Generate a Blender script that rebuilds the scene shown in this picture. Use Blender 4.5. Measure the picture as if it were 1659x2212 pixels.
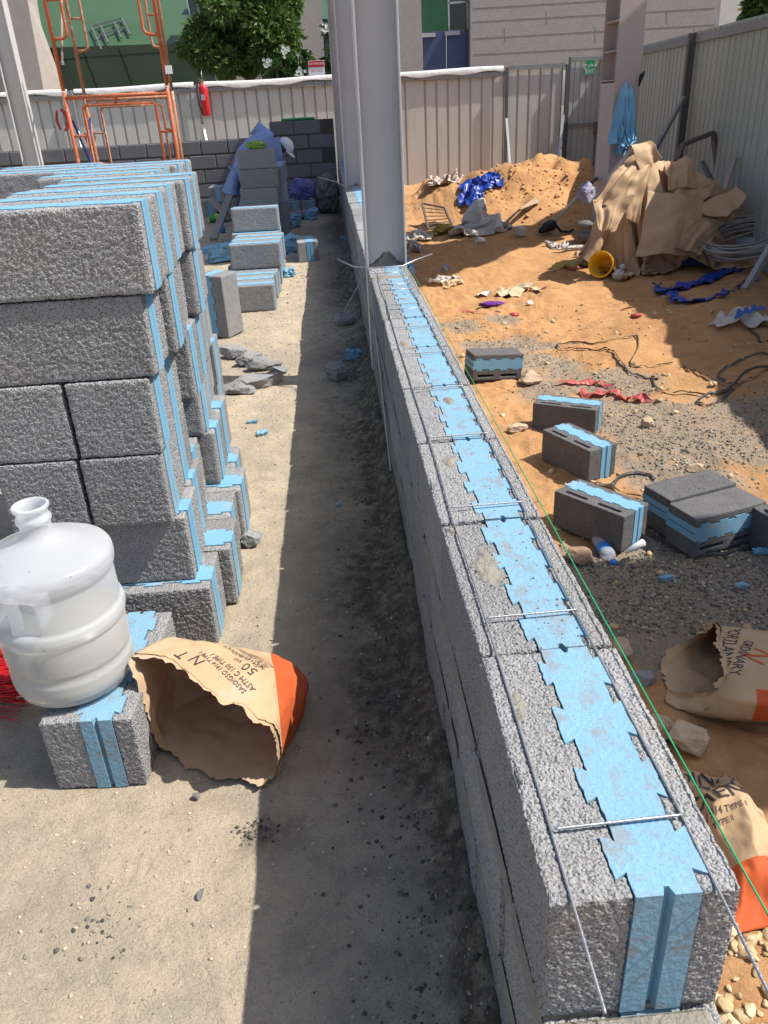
import bpy, bmesh, math, random
import numpy as np
from mathutils import Vector, Matrix, Euler
from mathutils.bvhtree import BVHTree
R_ = math.radians
for o in list(bpy.data.objects): bpy.data.objects.remove(o)
SC = bpy.context.scene
COL = SC.collection
rnd = random.Random(7)

# ------------------------------------------------------------------ camera
CAM_Z = 1.32
F_, CX, CY = 1700.93, 829.5, 1106.0
CR = np.array([[0.99638263, 0.07511744, -0.03973691],
               [-0.06968991, 0.45468097, -0.88792372],
               [-0.04863094, 0.88748103, 0.45827115]])
cam_d = bpy.data.cameras.new('camera')
cam = bpy.data.objects.new('camera', cam_d); COL.objects.link(cam)
m = Matrix([[*CR[0], 0], [*CR[1], 0], [*CR[2], CAM_Z], [0, 0, 0, 1]])
cam.matrix_world = m
cam_d.sensor_fit = 'HORIZONTAL'; cam_d.sensor_width = 36.0
cam_d.lens = F_ / 1659.0 * 36.0
cam_d.clip_start = 0.02; cam_d.clip_end = 600
SC.camera = cam
# ------------------------------------------------------------------ light
SUN = Vector((1.0, -0.17, 1.44)).normalized()        # towards the sun
elev = math.asin(SUN.z); azim = math.atan2(SUN.x, SUN.y)
W = bpy.data.worlds.new('World'); SC.world = W; W.use_nodes = True
nt = W.node_tree; bg = nt.nodes['Background']
sky = nt.nodes.new('ShaderNodeTexSky'); sky.sky_type = 'NISHITA'; sky.sun_disc = False
sky.sun_elevation = elev; sky.sun_rotation = azim; sky.dust_density = 2.0; sky.air_density = 1.0
nt.links.new(sky.outputs[0], bg.inputs[0]); bg.inputs[1].default_value = 0.118
sl = bpy.data.lights.new('sun', 'SUN'); sl.energy = 4.7; sl.angle = R_(0.5); sl.color = (1.0, 0.955, 0.88)
so = bpy.data.objects.new('sun', sl); COL.objects.link(so)
so.rotation_euler = SUN.to_track_quat('Z', 'Y').to_euler()
SC.view_settings.view_transform = 'Standard'; SC.view_settings.look = 'None'
SC.view_settings.exposure = 0.60; SC.view_settings.gamma = 1.0
SC.cycles.max_bounces = 6; SC.cycles.transparent_max_bounces = 8

# ------------------------------------------------------------------ helpers
def _ray(x, y): return CR @ np.array([x - CX, CY - y, -F_])
def G(x, y, z=0.0):
    d = _ray(x, y); t = (z - CAM_Z) / d[2]; return Vector((d[0]*t, d[1]*t, z))
def AY(x, y, Y):
    d = _ray(x, y); t = Y / d[1]; return Vector((d[0]*t, Y, CAM_Z + d[2]*t))
def AX(x, y, X):
    d = _ray(x, y); t = X / d[0]; return Vector((X, d[1]*t, CAM_Z + d[2]*t))
def PZ(reg, x, y, w=1659.0):                # pixel of an enlarged crop of the photograph
    s = (reg[2] - reg[0]) / w
    return ((reg[0] + x*s)*0.6636, (reg[1] + y*s)*0.6636)

def _hash(ix, iy, iz, seed):
    h = (ix*374761393 + iy*668265263 + iz*2147483647 + seed*1274126177) & 0xffffffff
    h = ((h ^ (h >> 13))*1274126177) & 0xffffffff
    h = ((h ^ (h >> 16))*2246822519) & 0xffffffff
    return ((h ^ (h >> 15)) & 0xffffff)/float(0xffffff)
def vnoise(P, scale, seed=0):               # value noise in -1..1
    P = np.asarray(P, float)*scale; I = np.floor(P).astype(np.int64); f = P - I; f = f*f*(3 - 2*f)
    r = 0
    for dx in (0, 1):
        for dy in (0, 1):
            for dz in (0, 1):
                w = (f[:, 0] if dx else 1 - f[:, 0])*(f[:, 1] if dy else 1 - f[:, 1])*(f[:, 2] if dz else 1 - f[:, 2])
                r = r + w*_hash(I[:, 0]+dx, I[:, 1]+dy, I[:, 2]+dz, seed)
    return r*2 - 1
def fbm(P, scale, seed=0, oct=4, gain=.5):
    r = 0; a = 1
    for k in range(oct): r = r + a*vnoise(P, scale*2**k, seed + k*17); a *= gain
    return r
def worley(P, scale, seed=0):
    P = np.asarray(P, float)*scale; I = np.floor(P).astype(np.int64); best = np.full(len(P), 9.0)
    for dx in (-1, 0, 1):
        for dy in (-1, 0, 1):
            for dz in (-1, 0, 1):
                c = I + np.array([dx, dy, dz])
                q = np.stack([c[:, k] + _hash(c[:, 0], c[:, 1], c[:, 2], seed + k*31) for k in range(3)], 1)
                best = np.minimum(best, ((P - q)**2).sum(1))
    return np.sqrt(best)
def pd(V): return np.asarray(V, float)

def ML(o): return Matrix.Translation(o.location) @ o.rotation_euler.to_matrix().to_4x4()
class MB:
    def __init__(s): s.v = []; s.f = []; s.m = []
    def add(s, V, F, mi=0):
        b = len(s.v); s.v.extend([tuple(map(float, p)) for p in V]); s.f.extend([tuple(i + b for i in f) for f in F]); s.m.extend([mi]*len(F)); return s
    def box(s, lo, hi, mi=0, M=None, bev=0):
        bm = bmesh.new(); bmesh.ops.create_cube(bm, size=1)
        for v in bm.verts: v.co = Vector([lo[k] + (v.co[k] + .5)*(hi[k] - lo[k]) for k in range(3)])
        if bev: bmesh.ops.bevel(bm, geom=bm.edges[:], offset=bev, segments=1, affect='EDGES')
        if M: bm.transform(M)
        s.add([v.co for v in bm.verts], [[v.index for v in f.verts] for f in bm.faces] if not bm.verts.index_update() else 0, mi)
        bm.free(); return s
    def bar(s, a, b, w, h, mi=0, up=(0, 0, 1)):
        a = Vector(a); b = Vector(b); d = (b - a).normalized(); u = Vector(up)
        if abs(d.dot(u)) > .97: u = Vector((0, 1, 0))
        x = d.cross(u).normalized()*w/2; y = x.cross(d).normalized()*h/2
        V = [p + sx*x + sy*y for p in (a, b) for sx, sy in ((-1, -1), (1, -1), (1, 1), (-1, 1))]
        return s.add(V, [(0, 3, 2, 1), (4, 5, 6, 7), (0, 1, 5, 4), (1, 2, 6, 5), (2, 3, 7, 6), (3, 0, 4, 7)], mi)
    def tube(s, pts, r, n=8, mi=0, cap=True, rr=None):
        P = [Vector(p) for p in pts]; V = []; F = []; up = None
        for i, p in enumerate(P):
            d = (P[min(i+1, len(P)-1)] - P[max(i-1, 0)]).normalized()
            if up is None:
                up = Vector((0, 0, 1)) if abs(d.z) < .9 else Vector((0, 1, 0))
            x = d.cross(up).normalized(); y = x.cross(d).normalized(); up = y
            q = rr[i] if rr is not None else r
            for k in range(n):
                a = 2*math.pi*k/n; V.append(p + (x*math.cos(a) + y*math.sin(a))*q)
        for i in range(len(P)-1):
            for k in range(n):
                a = i*n + k; b = i*n + (k+1) % n; F.append((a, b, b+n, a+n))
        if cap: F.append(tuple(range(n-1, -1, -1))); F.append(tuple((len(P)-1)*n + k for k in range(n)))
        return s.add(V, F, mi)
    def lathe(s, prof, c=(0, 0, 0), n=32, mi=0, M=None):
        V = []; F = []
        for r, z in prof:
            for k in range(n):
                a = 2*math.pi*k/n; p = Vector((c[0] + r*math.cos(a), c[1] + r*math.sin(a), c[2] + z)); V.append(M @ p if M else p)
        for i in range(len(prof)-1):
            for k in range(n):
                a = i*n + k; b = i*n + (k+1) % n; F.append((a, b, b+n, a+n))
        return s.add(V, F, mi)
    def prism(s, poly, axis_vec, mi=0):     # poly: list of 3D points; swept along axis_vec
        P = [Vector(p) for p in poly]; A = Vector(axis_vec); n = len(P)
        F = [tuple(range(n)), tuple(range(2*n-1, n-1, -1))] + [(i, i+n, (i+1) % n + n, (i+1) % n) for i in range(n)]
        return s.add(P + [p + A for p in P], F, mi)
    def grid(s, X, mi=0):                   # X: array (n, m, 3)
        n, mm = X.shape[:2]
        F = [(i*mm + j, i*mm + j+1, (i+1)*mm + j+1, (i+1)*mm + j) for i in range(n-1) for j in range(mm-1)]
        return s.add(X.reshape(-1, 3), F, mi)
    def build(s, name, mats, parent=None, smooth=False, fixn=True):
        me = bpy.data.meshes.new(name); V = s.v
        if parent is not None and parent.type == 'EMPTY':
            MI = ML(parent).inverted(); V = [MI @ Vector(v) for v in V]
        elif parent is not None:
            pp = parent.parent
            if pp is not None: MI = ML(pp).inverted(); V = [MI @ Vector(v) for v in V]
        me.from_pydata([tuple(v) for v in V], [], s.f)
        if not isinstance(mats, (list, tuple)): mats = [mats]
        for mt in mats: me.materials.append(mt)
        if len(mats) > 1: me.polygons.foreach_set('material_index', s.m)
        if smooth: me.polygons.foreach_set('use_smooth', [True]*len(me.polygons))
        me.validate(); me.update()
        if fixn:
            bm = bmesh.new(); bm.from_mesh(me); bmesh.ops.recalc_face_normals(bm, faces=bm.faces); bm.to_mesh(me); bm.free()
        o = bpy.data.objects.new(name, me); COL.objects.link(o)
        if parent is not None: o.parent = parent
        return o
def tag(o, label=None, cat=None, group=None, kind=None):
    if label: o['label'] = label
    if cat: o['category'] = cat
    if group: o['group'] = group
    if kind: o['kind'] = kind
    return o
def empty(name, loc, label, cat, group=None, M=None):
    o = bpy.data.objects.new(name, None); COL.objects.link(o); o.empty_display_size = .05
    o.matrix_local = M if M is not None else Matrix.Translation(loc)
    return tag(o, label, cat, group)
def copy_tree(o, parent=None):
    c = o.copy(); COL.objects.link(c)
    if parent is not None: c.parent = parent; c.matrix_parent_inverse = o.matrix_parent_inverse.copy()
    for ch in list(o.children): copy_tree(ch, c)
    return c
def baked(o):                               # mesh of an object with its modifiers applied; the object is removed
    bpy.context.view_layer.update()
    me = bpy.data.meshes.new_from_object(o.evaluated_get(bpy.context.evaluated_depsgraph_get()))
    old = o.data; bpy.data.objects.remove(o)
    if old.users == 0 and isinstance(old, bpy.types.Mesh): bpy.data.meshes.remove(old)
    return me
def mesh_V(me):
    a = np.empty(len(me.vertices)*3); me.vertices.foreach_get('co', a); return a.reshape(-1, 3)
def mesh_N(me):
    a = np.empty(len(me.vertices)*3); me.vertex_normals.foreach_get('vector', a); return a.reshape(-1, 3)
def set_V(me, V): me.vertices.foreach_set('co', np.asarray(V).ravel()); me.update()

# ------------------------------------------------------------------ materials
MT = {}
def mat(name, col, rough=.8, col2=None, nscale=6, contrast=.25, bump=0, bscale=80, bdist=.004, metal=0, spec=.3,
        voro=0, vscale=150, speck=None, sscale=120, samt=.5, alpha=1, transl=0, trans=0, sss=0, coord='Object', bdetail=6, stretch=None, dusty=None, tone=0):
    mt = bpy.data.materials.new(name); mt.use_nodes = True; MT[name] = mt
    n = mt.node_tree; L = n.links.new; N = n.nodes.new
    b = n.nodes['Principled BSDF']; out = n.nodes['Material Output']
    b.inputs['Roughness'].default_value = rough; b.inputs['Metallic'].default_value = metal
    b.inputs['Specular IOR Level'].default_value = spec
    tc = N('ShaderNodeTexCoord'); oi = N('ShaderNodeObjectInfo'); va = N('ShaderNodeVectorMath'); va.operation = 'MULTIPLY_ADD'
    va.inputs[1].default_value = (37., 53., 71.)
    L(oi.outputs['Random'], va.inputs[0]); L(tc.outputs[coord], va.inputs[2]); vec = va.outputs[0]
    if stretch:
        mp = N('ShaderNodeMapping'); mp.inputs['Scale'].default_value = stretch; L(vec, mp.inputs[0]); vec = mp.outputs[0]
    nz = N('ShaderNodeTexNoise'); nz.inputs['Scale'].default_value = nscale; nz.inputs['Detail'].default_value = 6; nz.inputs['Roughness'].default_value = .6
    L(vec, nz.inputs['Vector'])
    rp = N('ShaderNodeMapRange'); rp.inputs[1].default_value = .5 - .25; rp.inputs[2].default_value = .5 + .25
    L(nz.outputs[0], rp.inputs[0])
    mx = N('ShaderNodeMix'); mx.data_type = 'RGBA'
    c2 = col2 if col2 else tuple(min(1, c*(1 - contrast)) for c in col)
    mx.inputs[6].default_value = (*col, 1); mx.inputs[7].default_value = (*c2, 1); L(rp.outputs[0], mx.inputs[0])
    cur = mx.outputs[2]
    if speck:
        sp = N('ShaderNodeTexNoise'); sp.inputs['Scale'].default_value = sscale; sp.inputs['Detail'].default_value = 2; L(vec, sp.inputs['Vector'])
        sr = N('ShaderNodeMapRange'); sr.inputs[1].default_value = .52; sr.inputs[2].default_value = .64; sr.inputs[4].default_value = samt; L(sp.outputs[0], sr.inputs[0])
        m2 = N('ShaderNodeMix'); m2.data_type = 'RGBA'; m2.inputs[7].default_value = (*speck, 1); L(sr.outputs[0], m2.inputs[0]); L(cur, m2.inputs[6]); cur = m2.outputs[2]
    if dusty:                               # dirt patches with a shape of their own: (colour, scale, lo, hi, amount)
        dn = N('ShaderNodeTexNoise'); dn.inputs['Scale'].default_value = dusty[1]; dn.inputs['Detail'].default_value = 8; dn.inputs['Roughness'].default_value = .7; L(vec, dn.inputs['Vector'])
        dr = N('ShaderNodeMapRange'); dr.inputs[1].default_value = dusty[2]; dr.inputs[2].default_value = dusty[3]; dr.inputs[4].default_value = dusty[4]; L(dn.outputs[0], dr.inputs[0])
        m3 = N('ShaderNodeMix'); m3.data_type = 'RGBA'; m3.inputs[7].default_value = (*dusty[0], 1); L(dr.outputs[0], m3.inputs[0]); L(cur, m3.inputs[6]); cur = m3.outputs[2]
    if tone:                                # every object has its own tone
        tr = N('ShaderNodeMapRange'); tr.inputs[3].default_value = 1 - tone*.5; tr.inputs[4].default_value = 1 + tone*.5; L(oi.outputs['Random'], tr.inputs[0])
        tm = N('ShaderNodeVectorMath'); tm.operation = 'SCALE'; L(cur, tm.inputs[0]); L(tr.outputs[0], tm.inputs['Scale']); cur = tm.outputs[0]
    L(cur, b.inputs['Base Color'])
    prev = None
    if bump:
        bn = N('ShaderNodeTexNoise'); bn.inputs['Scale'].default_value = bscale; bn.inputs['Detail'].default_value = bdetail; L(vec, bn.inputs['Vector'])
        bp = N('ShaderNodeBump'); bp.inputs['Strength'].default_value = bump; bp.inputs['Distance'].default_value = bdist
        L(bn.outputs[0], bp.inputs['Height']); prev = bp
    if voro:
        vt = N('ShaderNodeTexVoronoi'); vt.inputs['Scale'].default_value = vscale; L(vec, vt.inputs['Vector'])
        bp = N('ShaderNodeBump'); bp.inputs['Strength'].default_value = voro; bp.inputs['Distance'].default_value = .6/vscale; bp.invert = True
        L(vt.outputs['Distance'], bp.inputs['Height'])
        if prev: L(prev.outputs[0], bp.inputs['Normal'])
        prev = bp
    if prev: L(prev.outputs[0], b.inputs['Normal'])
    b.inputs['Alpha'].default_value = alpha
    if trans: b.inputs['Transmission Weight'].default_value = trans
    if sss:
        b.inputs['Subsurface Weight'].default_value = sss; b.inputs['Subsurface Radius'].default_value = (.05, .05, .05); b.inputs['Subsurface Scale'].default_value = .4
    if transl:
        tl = N('ShaderNodeBsdfTranslucent'); L(cur, tl.inputs[0]); ms = N('ShaderNodeMixShader'); ms.inputs[0].default_value = transl
        L(b.outputs[0], ms.inputs[1]); L(tl.outputs[0], ms.inputs[2]); L(ms.outputs[0], out.inputs[0])
    return mt

M_CONC = mat('lightweight_concrete', (.32, .318, .318), .97, col2=(.27, .268, .268), nscale=14, bump=.8, bscale=260, bdist=.004, voro=1.0, vscale=230, speck=(.085, .085, .087), sscale=280, samt=.75, spec=.05, tone=.30, dusty=((.34, .30, .24), 5, .56, .75, .5))  # dark specks: aggregate tone, with pore shade put into the colour
M_CONCD = mat('dark_concrete', (.165, .162, .163), .97, col2=(.125, .122, .123), nscale=14, bump=.8, bscale=240, bdist=.004, voro=1.0, vscale=220, speck=(.05, .05, .052), sscale=240, samt=.8, spec=.05, tone=.2)  # darker grey concrete of the slotted yard blocks
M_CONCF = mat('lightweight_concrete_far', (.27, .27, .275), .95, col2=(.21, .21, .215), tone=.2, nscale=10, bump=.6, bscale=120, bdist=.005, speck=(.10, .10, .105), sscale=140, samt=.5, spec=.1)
M_FOAM = mat('blue_foam', (.175, .36, .505), .6, col2=(.155, .325, .46), nscale=10, bump=.25, bscale=110, bdist=.002, speck=(.15, .30, .42), sscale=110, samt=.45, spec=.25, dusty=((.36, .34, .29), 7, .54, .74, .75))
M_FOAMW = mat('dusty_blue_foam', (.20, .36, .48), .65, col2=(.175, .325, .44), nscale=10, bump=.5, bscale=120, bdist=.003, speck=(.12, .22, .29), sscale=300, samt=.45, spec=.2, dusty=((.215, .21, .195), 26, .51, .62, .65))
M_MORT = mat('mortar', (.19, .175, .15), .95, col2=(.27, .25, .21), nscale=30, bump=1, bscale=120, bdist=.006, spec=.1)
M_STEEL = mat('painted_steel', (.505, .49, .48), .5, col2=(.46, .445, .435), nscale=3, bump=.06, bscale=30, bdist=.002, spec=.4, dusty=((.34, .31, .28), 4, .56, .76, .55))
M_STEELP = mat('primed_steel', (.46, .40, .39), .6, col2=(.42, .365, .355), nscale=3, bump=.06, bscale=30, spec=.3, dusty=((.36, .30, .27), 7, .58, .75, .5))
M_FENCE = mat('fence_sheet', (.50, .495, .47), .5, col2=(.45, .445, .42), nscale=2, bump=.05, bscale=10, spec=.4, dusty=((.33, .30, .25), 4, .56, .74, .5), stretch=(1, 1, .25))
M_FENCEG = mat('fence_sheet_green', (.36, .39, .35), .5, col2=(.32, .345, .31), nscale=2, bump=.05, bscale=10, spec=.4, dusty=((.30, .29, .25), 4, .56, .74, .5), stretch=(1, 1, .25))
M_RAIL = mat('galvanised_rail', (.30, .30, .30), .55, nscale=20, contrast=.3, bump=.1, bscale=60, metal=.3)
M_DKPOST = mat('dark_post', (.11, .115, .125), .55, nscale=12, contrast=.3, bump=.1, bscale=60)
M_SHEETW = mat('white_cover', (.60, .58, .56), .6, nscale=4, contrast=.1, bump=.5, bscale=9, bdist=.03)
M_ORANGE = mat('orange_paint', (.52, .115, .03), .55, col2=(.35, .11, .06), nscale=25, bump=.3, bscale=80, bdist=.002, dusty=((.48, .42, .36), 30, .58, .64, .8))
M_RUST = mat('rusty_steel', (.26, .13, .08), .75, col2=(.36, .28, .22), nscale=30, bump=.3, bscale=80, bdist=.002)
M_GALV = mat('galvanised_wire', (.46, .46, .48), .4, nscale=60, contrast=.3, metal=.75, bump=.5, bscale=300, bdist=.0015)
M_BLUEM = mat('blue_brace', (.03, .05, .17), .5, nscale=20, contrast=.3)
M_PAPER = mat('kraft_paper', (.47, .325, .195), .85, col2=(.41, .28, .165), nscale=8, bump=.4, bscale=22, bdist=.008, spec=.15, dusty=((.46, .40, .33), 6, .5, .68, .6))
M_PAPERO = mat('orange_print', (.56, .11, .035), .75, col2=(.48, .095, .03), nscale=8, bump=.25, bscale=28, bdist=.006, spec=.2, transl=.08)
M_INK = mat('dark_ink', (.06, .05, .055), .8)
M_INKG = mat('green_ink', (.03, .20, .09), .8)
M_INKW = mat('pale_ink', (.72, .45, .32), .8)
M_TARP = mat('tan_tarpaulin', (.47, .315, .19), .62, col2=(.43, .285, .17), nscale=6, bump=.15, bscale=140, bdist=.002, spec=.3, dusty=((.38, .25, .15), 4, .58, .75, .5))
M_WHITE = mat('white_paint', (.78, .77, .75), .5, nscale=5, contrast=.06)
M_RED = mat('red_paint', (.55, .025, .03), .35, nscale=6, contrast=.15)
M_BLACK = mat('black_rubber', (.02, .02, .022), .5, nscale=6, contrast=.3)
M_GREEN = mat('sign_green', (.02, .30, .12), .5, nscale=6, contrast=.1)
M_SIGNP = mat('faded_pink', (.50, .12, .25), .5, nscale=6, contrast=.1)
M_ROCK = mat('tan_rock', (.46, .37, .265), .9, col2=(.36, .25, .16), nscale=12, bump=.8, bscale=40, bdist=.01, dusty=((.55, .48, .40), 9, .55, .7, .6))
M_WOOD = mat('raw_wood', (.36, .25, .16), .8, col2=(.27, .18, .115), nscale=8, stretch=(1, 1, .1), bump=.3, bscale=40)
M_SHIRT = mat('blue_cloth', (.21, .29, .52), .9, col2=(.18, .255, .47), nscale=5, bump=.3, bscale=20, bdist=.01)
M_CAP = mat('white_cap', (.68, .67, .68), .85, nscale=6, contrast=.1)
M_SKIN = mat('brown_skin', (.19, .09, .055), .6, nscale=6, contrast=.2)
M_SKYCLOTH = mat('light_blue_cloth', (.22, .47, .70), .85, col2=(.17, .40, .62), nscale=8, bump=.2, bscale=60)
M_BAGB = mat('blue_plastic', (.02, .07, .42), .35, col2=(.015, .05, .32), nscale=12, spec=.5, transl=.2)
M_BAGLB = mat('pale_blue_plastic', (.09, .19, .46), .4, nscale=12, spec=.5, transl=.3)
M_BAGV = mat('violet_plastic', (.17, .18, .50), .35, col2=(.24, .25, .55), nscale=20, spec=.5, transl=.3, alpha=.85, bump=.6, bscale=25, bdist=.02)
M_BAGW = mat('clear_plastic', (.78, .75, .70), .3, col2=(.68, .63, .56), nscale=14, spec=.6, transl=.35, alpha=.88, bump=.8, bscale=22, bdist=.03)
M_BAGY = mat('yellow_plastic', (.68, .52, .14), .4, col2=(.60, .44, .09), nscale=9, spec=.5, transl=.35, alpha=.8, bump=.6, bscale=22, bdist=.02)
M_BAGR = mat('pink_plastic', (.66, .20, .18), .45, col2=(.58, .11, .11), nscale=14, spec=.5, transl=.35, alpha=.85)
M_BAGO = mat('orange_cloth', (.75, .11, .02), .7, nscale=12)
M_BAGP = mat('purple_wrapper', (.10, .02, .22), .35, col2=(.2, .05, .3), nscale=30)
M_YEL = mat('yellow_plastic_bucket', (.82, .46, .01), .4, nscale=4, contrast=.1, transl=.15)
M_STRAP = mat('black_strap', (.045, .043, .042), .5, nscale=20, contrast=.4, spec=.5)
M_GREENS = mat('green_string', (.02, .36, .13), .6)
M_BOTTLE = mat('clear_bottle', (.62, .68, .74), .15, alpha=.45, spec=.6)
M_CAPB = mat('blue_cap', (.05, .22, .62), .4)
M_GREENB = mat('green_bottle', (.03, .32, .05), .2, alpha=.9, spec=.6)
M_GRANITE = mat('granite_cladding', (.40, .35, .315), .7, col2=(.345, .30, .27), nscale=3, bump=.35, bscale=25, bdist=.01, speck=(.24, .21, .19), sscale=35, samt=.5)
M_GRANW = mat('pale_cladding', (.62, .58, .53), .7, nscale=4, contrast=.08)
M_GREENG = mat('green_glass', (.055, .105, .05), .3, col2=(.045, .088, .042), nscale=.6, spec=.6, bump=.1, bscale=2.5, bdist=.02)
M_GREEND = mat('green_glass_plain', (.02, .07, .05), .2, nscale=.6, spec=.5)  # darker green; carries the shade of the lower glazing band
M_DOOR = mat('blue_door', (.065, .085, .17), .5, nscale=4, contrast=.15)
M_GLASSD = mat('dark_window', (.03, .03, .028), .15, spec=.6)
M_BARK = mat('bark', (.10, .075, .055), .9, bump=.5, bscale=40)
M_LEAF = mat('leaf_green', (.048, .10, .02), .55, col2=(.105, .165, .035), nscale=1.2, transl=.25)
M_LEAFD = mat('leaf_dark', (.035, .085, .02), .5, col2=(.07, .14, .03), nscale=3, transl=.25)
M_PETAL = mat('white_petal', (.80, .78, .68), .6)
M_GREYW = mat('grey_weathered_wood', (.23, .22, .21), .85, col2=(.16, .15, .145), nscale=20, bump=.3, bscale=60)
M_BRIST = mat('red_bristle', (.58, .018, .02), .45)
M_PIPE = mat('grey_pipe', (.42, .42, .43), .5, nscale=8, contrast=.15)
M_CARD = mat('cardboard', (.50, .40, .27), .85, nscale=10, contrast=.1, bump=.2, bscale=60)
M_PIT = mat('rusty_frame', (.20, .15, .12), .8, nscale=20, contrast=.4)

# ------------------------------------------------------------------ ground
def sm(a, b, x): t = np.clip((x - a)/(b - a), 0, 1); return t*t*(3 - 2*t)
def zg_arr(x, y, detail=True):
    x = np.asarray(x, float); y = np.asarray(y, float)
    P = np.stack([x.ravel(), y.ravel(), np.zeros(x.size)], 1)
    n1 = fbm(P, 1.3, 3, 3).reshape(x.shape); n2 = fbm(P, 7, 9, 3).reshape(x.shape)
    left = .010*n1 + .005*n2 + .0022*fbm(P, 26, 13, 3).reshape(x.shape)
    pile = np.exp(-((.166 - x)/.075)**2)*(.045 + .03*fbm(P, 5, 21, 3).reshape(x.shape)) + np.exp(-((.166 - x)/.03)**2)*.03
    left = left + np.where(x < .3, pile, 0)*(y < 9)
    yard = -.6 + .42*sm(8, 17.5, y) + .03*n1 + .014*n2 + .008*fbm(P, 20, 14, 3).reshape(x.shape) + sm(.9, 2.2, x)*.042*fbm(P, 2.2, 31, 4).reshape(x.shape)
    # excavated soil ridges on the right of the yard
    yard = yard + .16*np.exp(-(((x - 3.6)/.7)**2 + ((y - 7.3)/1.0)**2)) + .12*np.exp(-(((x - 3.3)/.5)**2 + ((y - 5.9)/.7)**2))*(1 + .5*fbm(P, 3, 41, 3).reshape(x.shape))
    yard = yard + .05*np.exp(-(((x - .95)/.35)**2 + ((y - .9)/.5)**2)) + .05*np.exp(-(((x - 1.45)/.5)**2 + ((y - 1.6)/.4)**2))
    # heap of soil by the fence
    for cx, cy, rx, ry, h in ((3.55, 14.3, 1.05, 1.25, .74), (2.9, 13.6, 1.2, 1.3, .34), (2.0, 14.3, 1.5, 1.2, .48), (4.4, 14.2, .9, 1.1, .40), (3.2, 13.0, .9, .8, .16)):
        q = np.sqrt(((x - cx)/rx)**2 + ((y - cy)/ry)**2)
        yard = yard + h*np.clip(1 - q, 0, 1)**1.1*(1 + .30*fbm(P, 2.4, 51, 4).reshape(x.shape)) + (q < 1)*(.03*fbm(P, 6, 61, 3).reshape(x.shape))*np.clip(1 - q, 0, 1)
    t = sm(.22, .32, x); z = left*(1 - t) + yard*t
    back = sm(13.12, 13.22, y)*(1 - sm(.2, .3, x)); z = z*(1 - back) + (-.2)*back
    far = sm(18.1, 18.6, y); z = z*(1 - far) - .2*far
    return z
def gr(px, py):                              # where the line of sight of a photo pixel meets the ground
    d = _ray(px, py); d = d/np.linalg.norm(d); t = np.arange(.3, 26, .02); P = d[None, :]*t[:, None]; z = zg_arr(P[:, 0], P[:, 1]); k = np.argmax(P[:, 2] + CAM_Z < z); return Vector((P[k, 0], P[k, 1], z[k]))
def zg(x, y): return float(zg_arr(np.array([x]), np.array([y]))[0])
def lin(a, b, s): return list(np.arange(a, b - s*.3, s))
xs = np.array(lin(-70, -10, 6) + lin(-10, -1.5, .25) + lin(-1.5, 2.2, .016) + lin(2.2, 6, .06) + lin(6, 12, .4) + lin(12, 76, 6))
ys = np.array(lin(-20, .1, 2) + lin(.1, 4.2, .016) + lin(4.2, 9, .04) + lin(9, 18.5, .09) + lin(18.5, 30, 1) + lin(30, 160, 8))
XX, YY = np.meshgrid(xs, ys, indexing='ij'); ZZ = zg_arr(XX, YY)
PP = np.stack([XX.ravel(), YY.ravel(), ZZ.ravel()], 1)
def grid_mesh(name, P, n, mm):
    me = bpy.data.meshes.new(name); me.vertices.add(len(P)); me.vertices.foreach_set('co', P.ravel())
    i = np.arange(n-1)[:, None]; j = np.arange(mm-1)[None, :]; a = (i*mm + j).ravel()
    F = np.stack([a, a + mm, a + mm + 1, a + 1], 1).astype(np.int32)
    me.loops.add(F.size); me.loops.foreach_set('vertex_index', F.ravel()); me.polygons.add(len(F))
    me.polygons.foreach_set('loop_start', np.arange(0, F.size, 4, dtype=np.int32)); me.update(calc_edges=True)
    return me
gme = grid_mesh('ground', PP, len(xs), len(ys))
gme.polygons.foreach_set('use_smooth', [True]*len(gme.polygons))
x, y = PP[:, 0], PP[:, 1]
nA = fbm(PP, 1.1, 77, 4); nB = fbm(PP, 5, 78, 4)
yardm = sm(.2, .33, x)*(1 - sm(18, 18.4, y))
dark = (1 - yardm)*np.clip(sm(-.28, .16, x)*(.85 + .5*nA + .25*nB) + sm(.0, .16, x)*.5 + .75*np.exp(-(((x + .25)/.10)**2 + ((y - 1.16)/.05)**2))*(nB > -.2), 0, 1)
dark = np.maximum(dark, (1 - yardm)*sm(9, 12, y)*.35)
grey = (1 - yardm)*np.clip(sm(-.1, .5, nA)*.7 + np.exp(-(((x + .62)/.16)**2 + ((y - .95)/.2)**2))*.8, 0, 1)*sm(.55, .9, y)
PATCH = [(989, 706, .3), (1040, 745, .3), (1125, 742, .4), (1190, 785, .4), (1320, 823, .45), (1180, 838, .3), (1404, 898, .45), (1480, 948, .5), (1560, 960, .45), (1390, 960, .35), (1640, 900, .5), (1470, 1010, .4), (1090, 690, .25), (1350, 930, .3)]
grav = np.zeros(len(PP))
for px, py, r in PATCH:
    c = G(px, py, -.6); grav = np.maximum(grav, np.exp(-(((x - c.x)/r)**2 + ((y - c.y)/(r*.9))**2)*1.3))
DARKG = [(1300, 1230, .28), (1400, 1250, .35), (1520, 1260, .4), (1640, 1300, .4), (1390, 1340, .3), (1300, 1340, .2), (1450, 1420, .2), (1600, 1210, .3), (1400, 1160, .2)]
dgr = np.zeros(len(PP))
for px, py, r in DARKG:
    c = G(px, py, -.6); dgr = np.maximum(dgr, np.exp(-(((x - c.x)/r)**2 + ((y - c.y)/r)**2)*1.2))
gravel_m = yardm*np.clip(sm(.25, .65, grav + .22*nB), 0, 1); dgr_m = yardm*sm(.25, .7, dgr + .2*nB)
at = gme.color_attributes.new('mask', 'FLOAT_COLOR', 'POINT')
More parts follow.
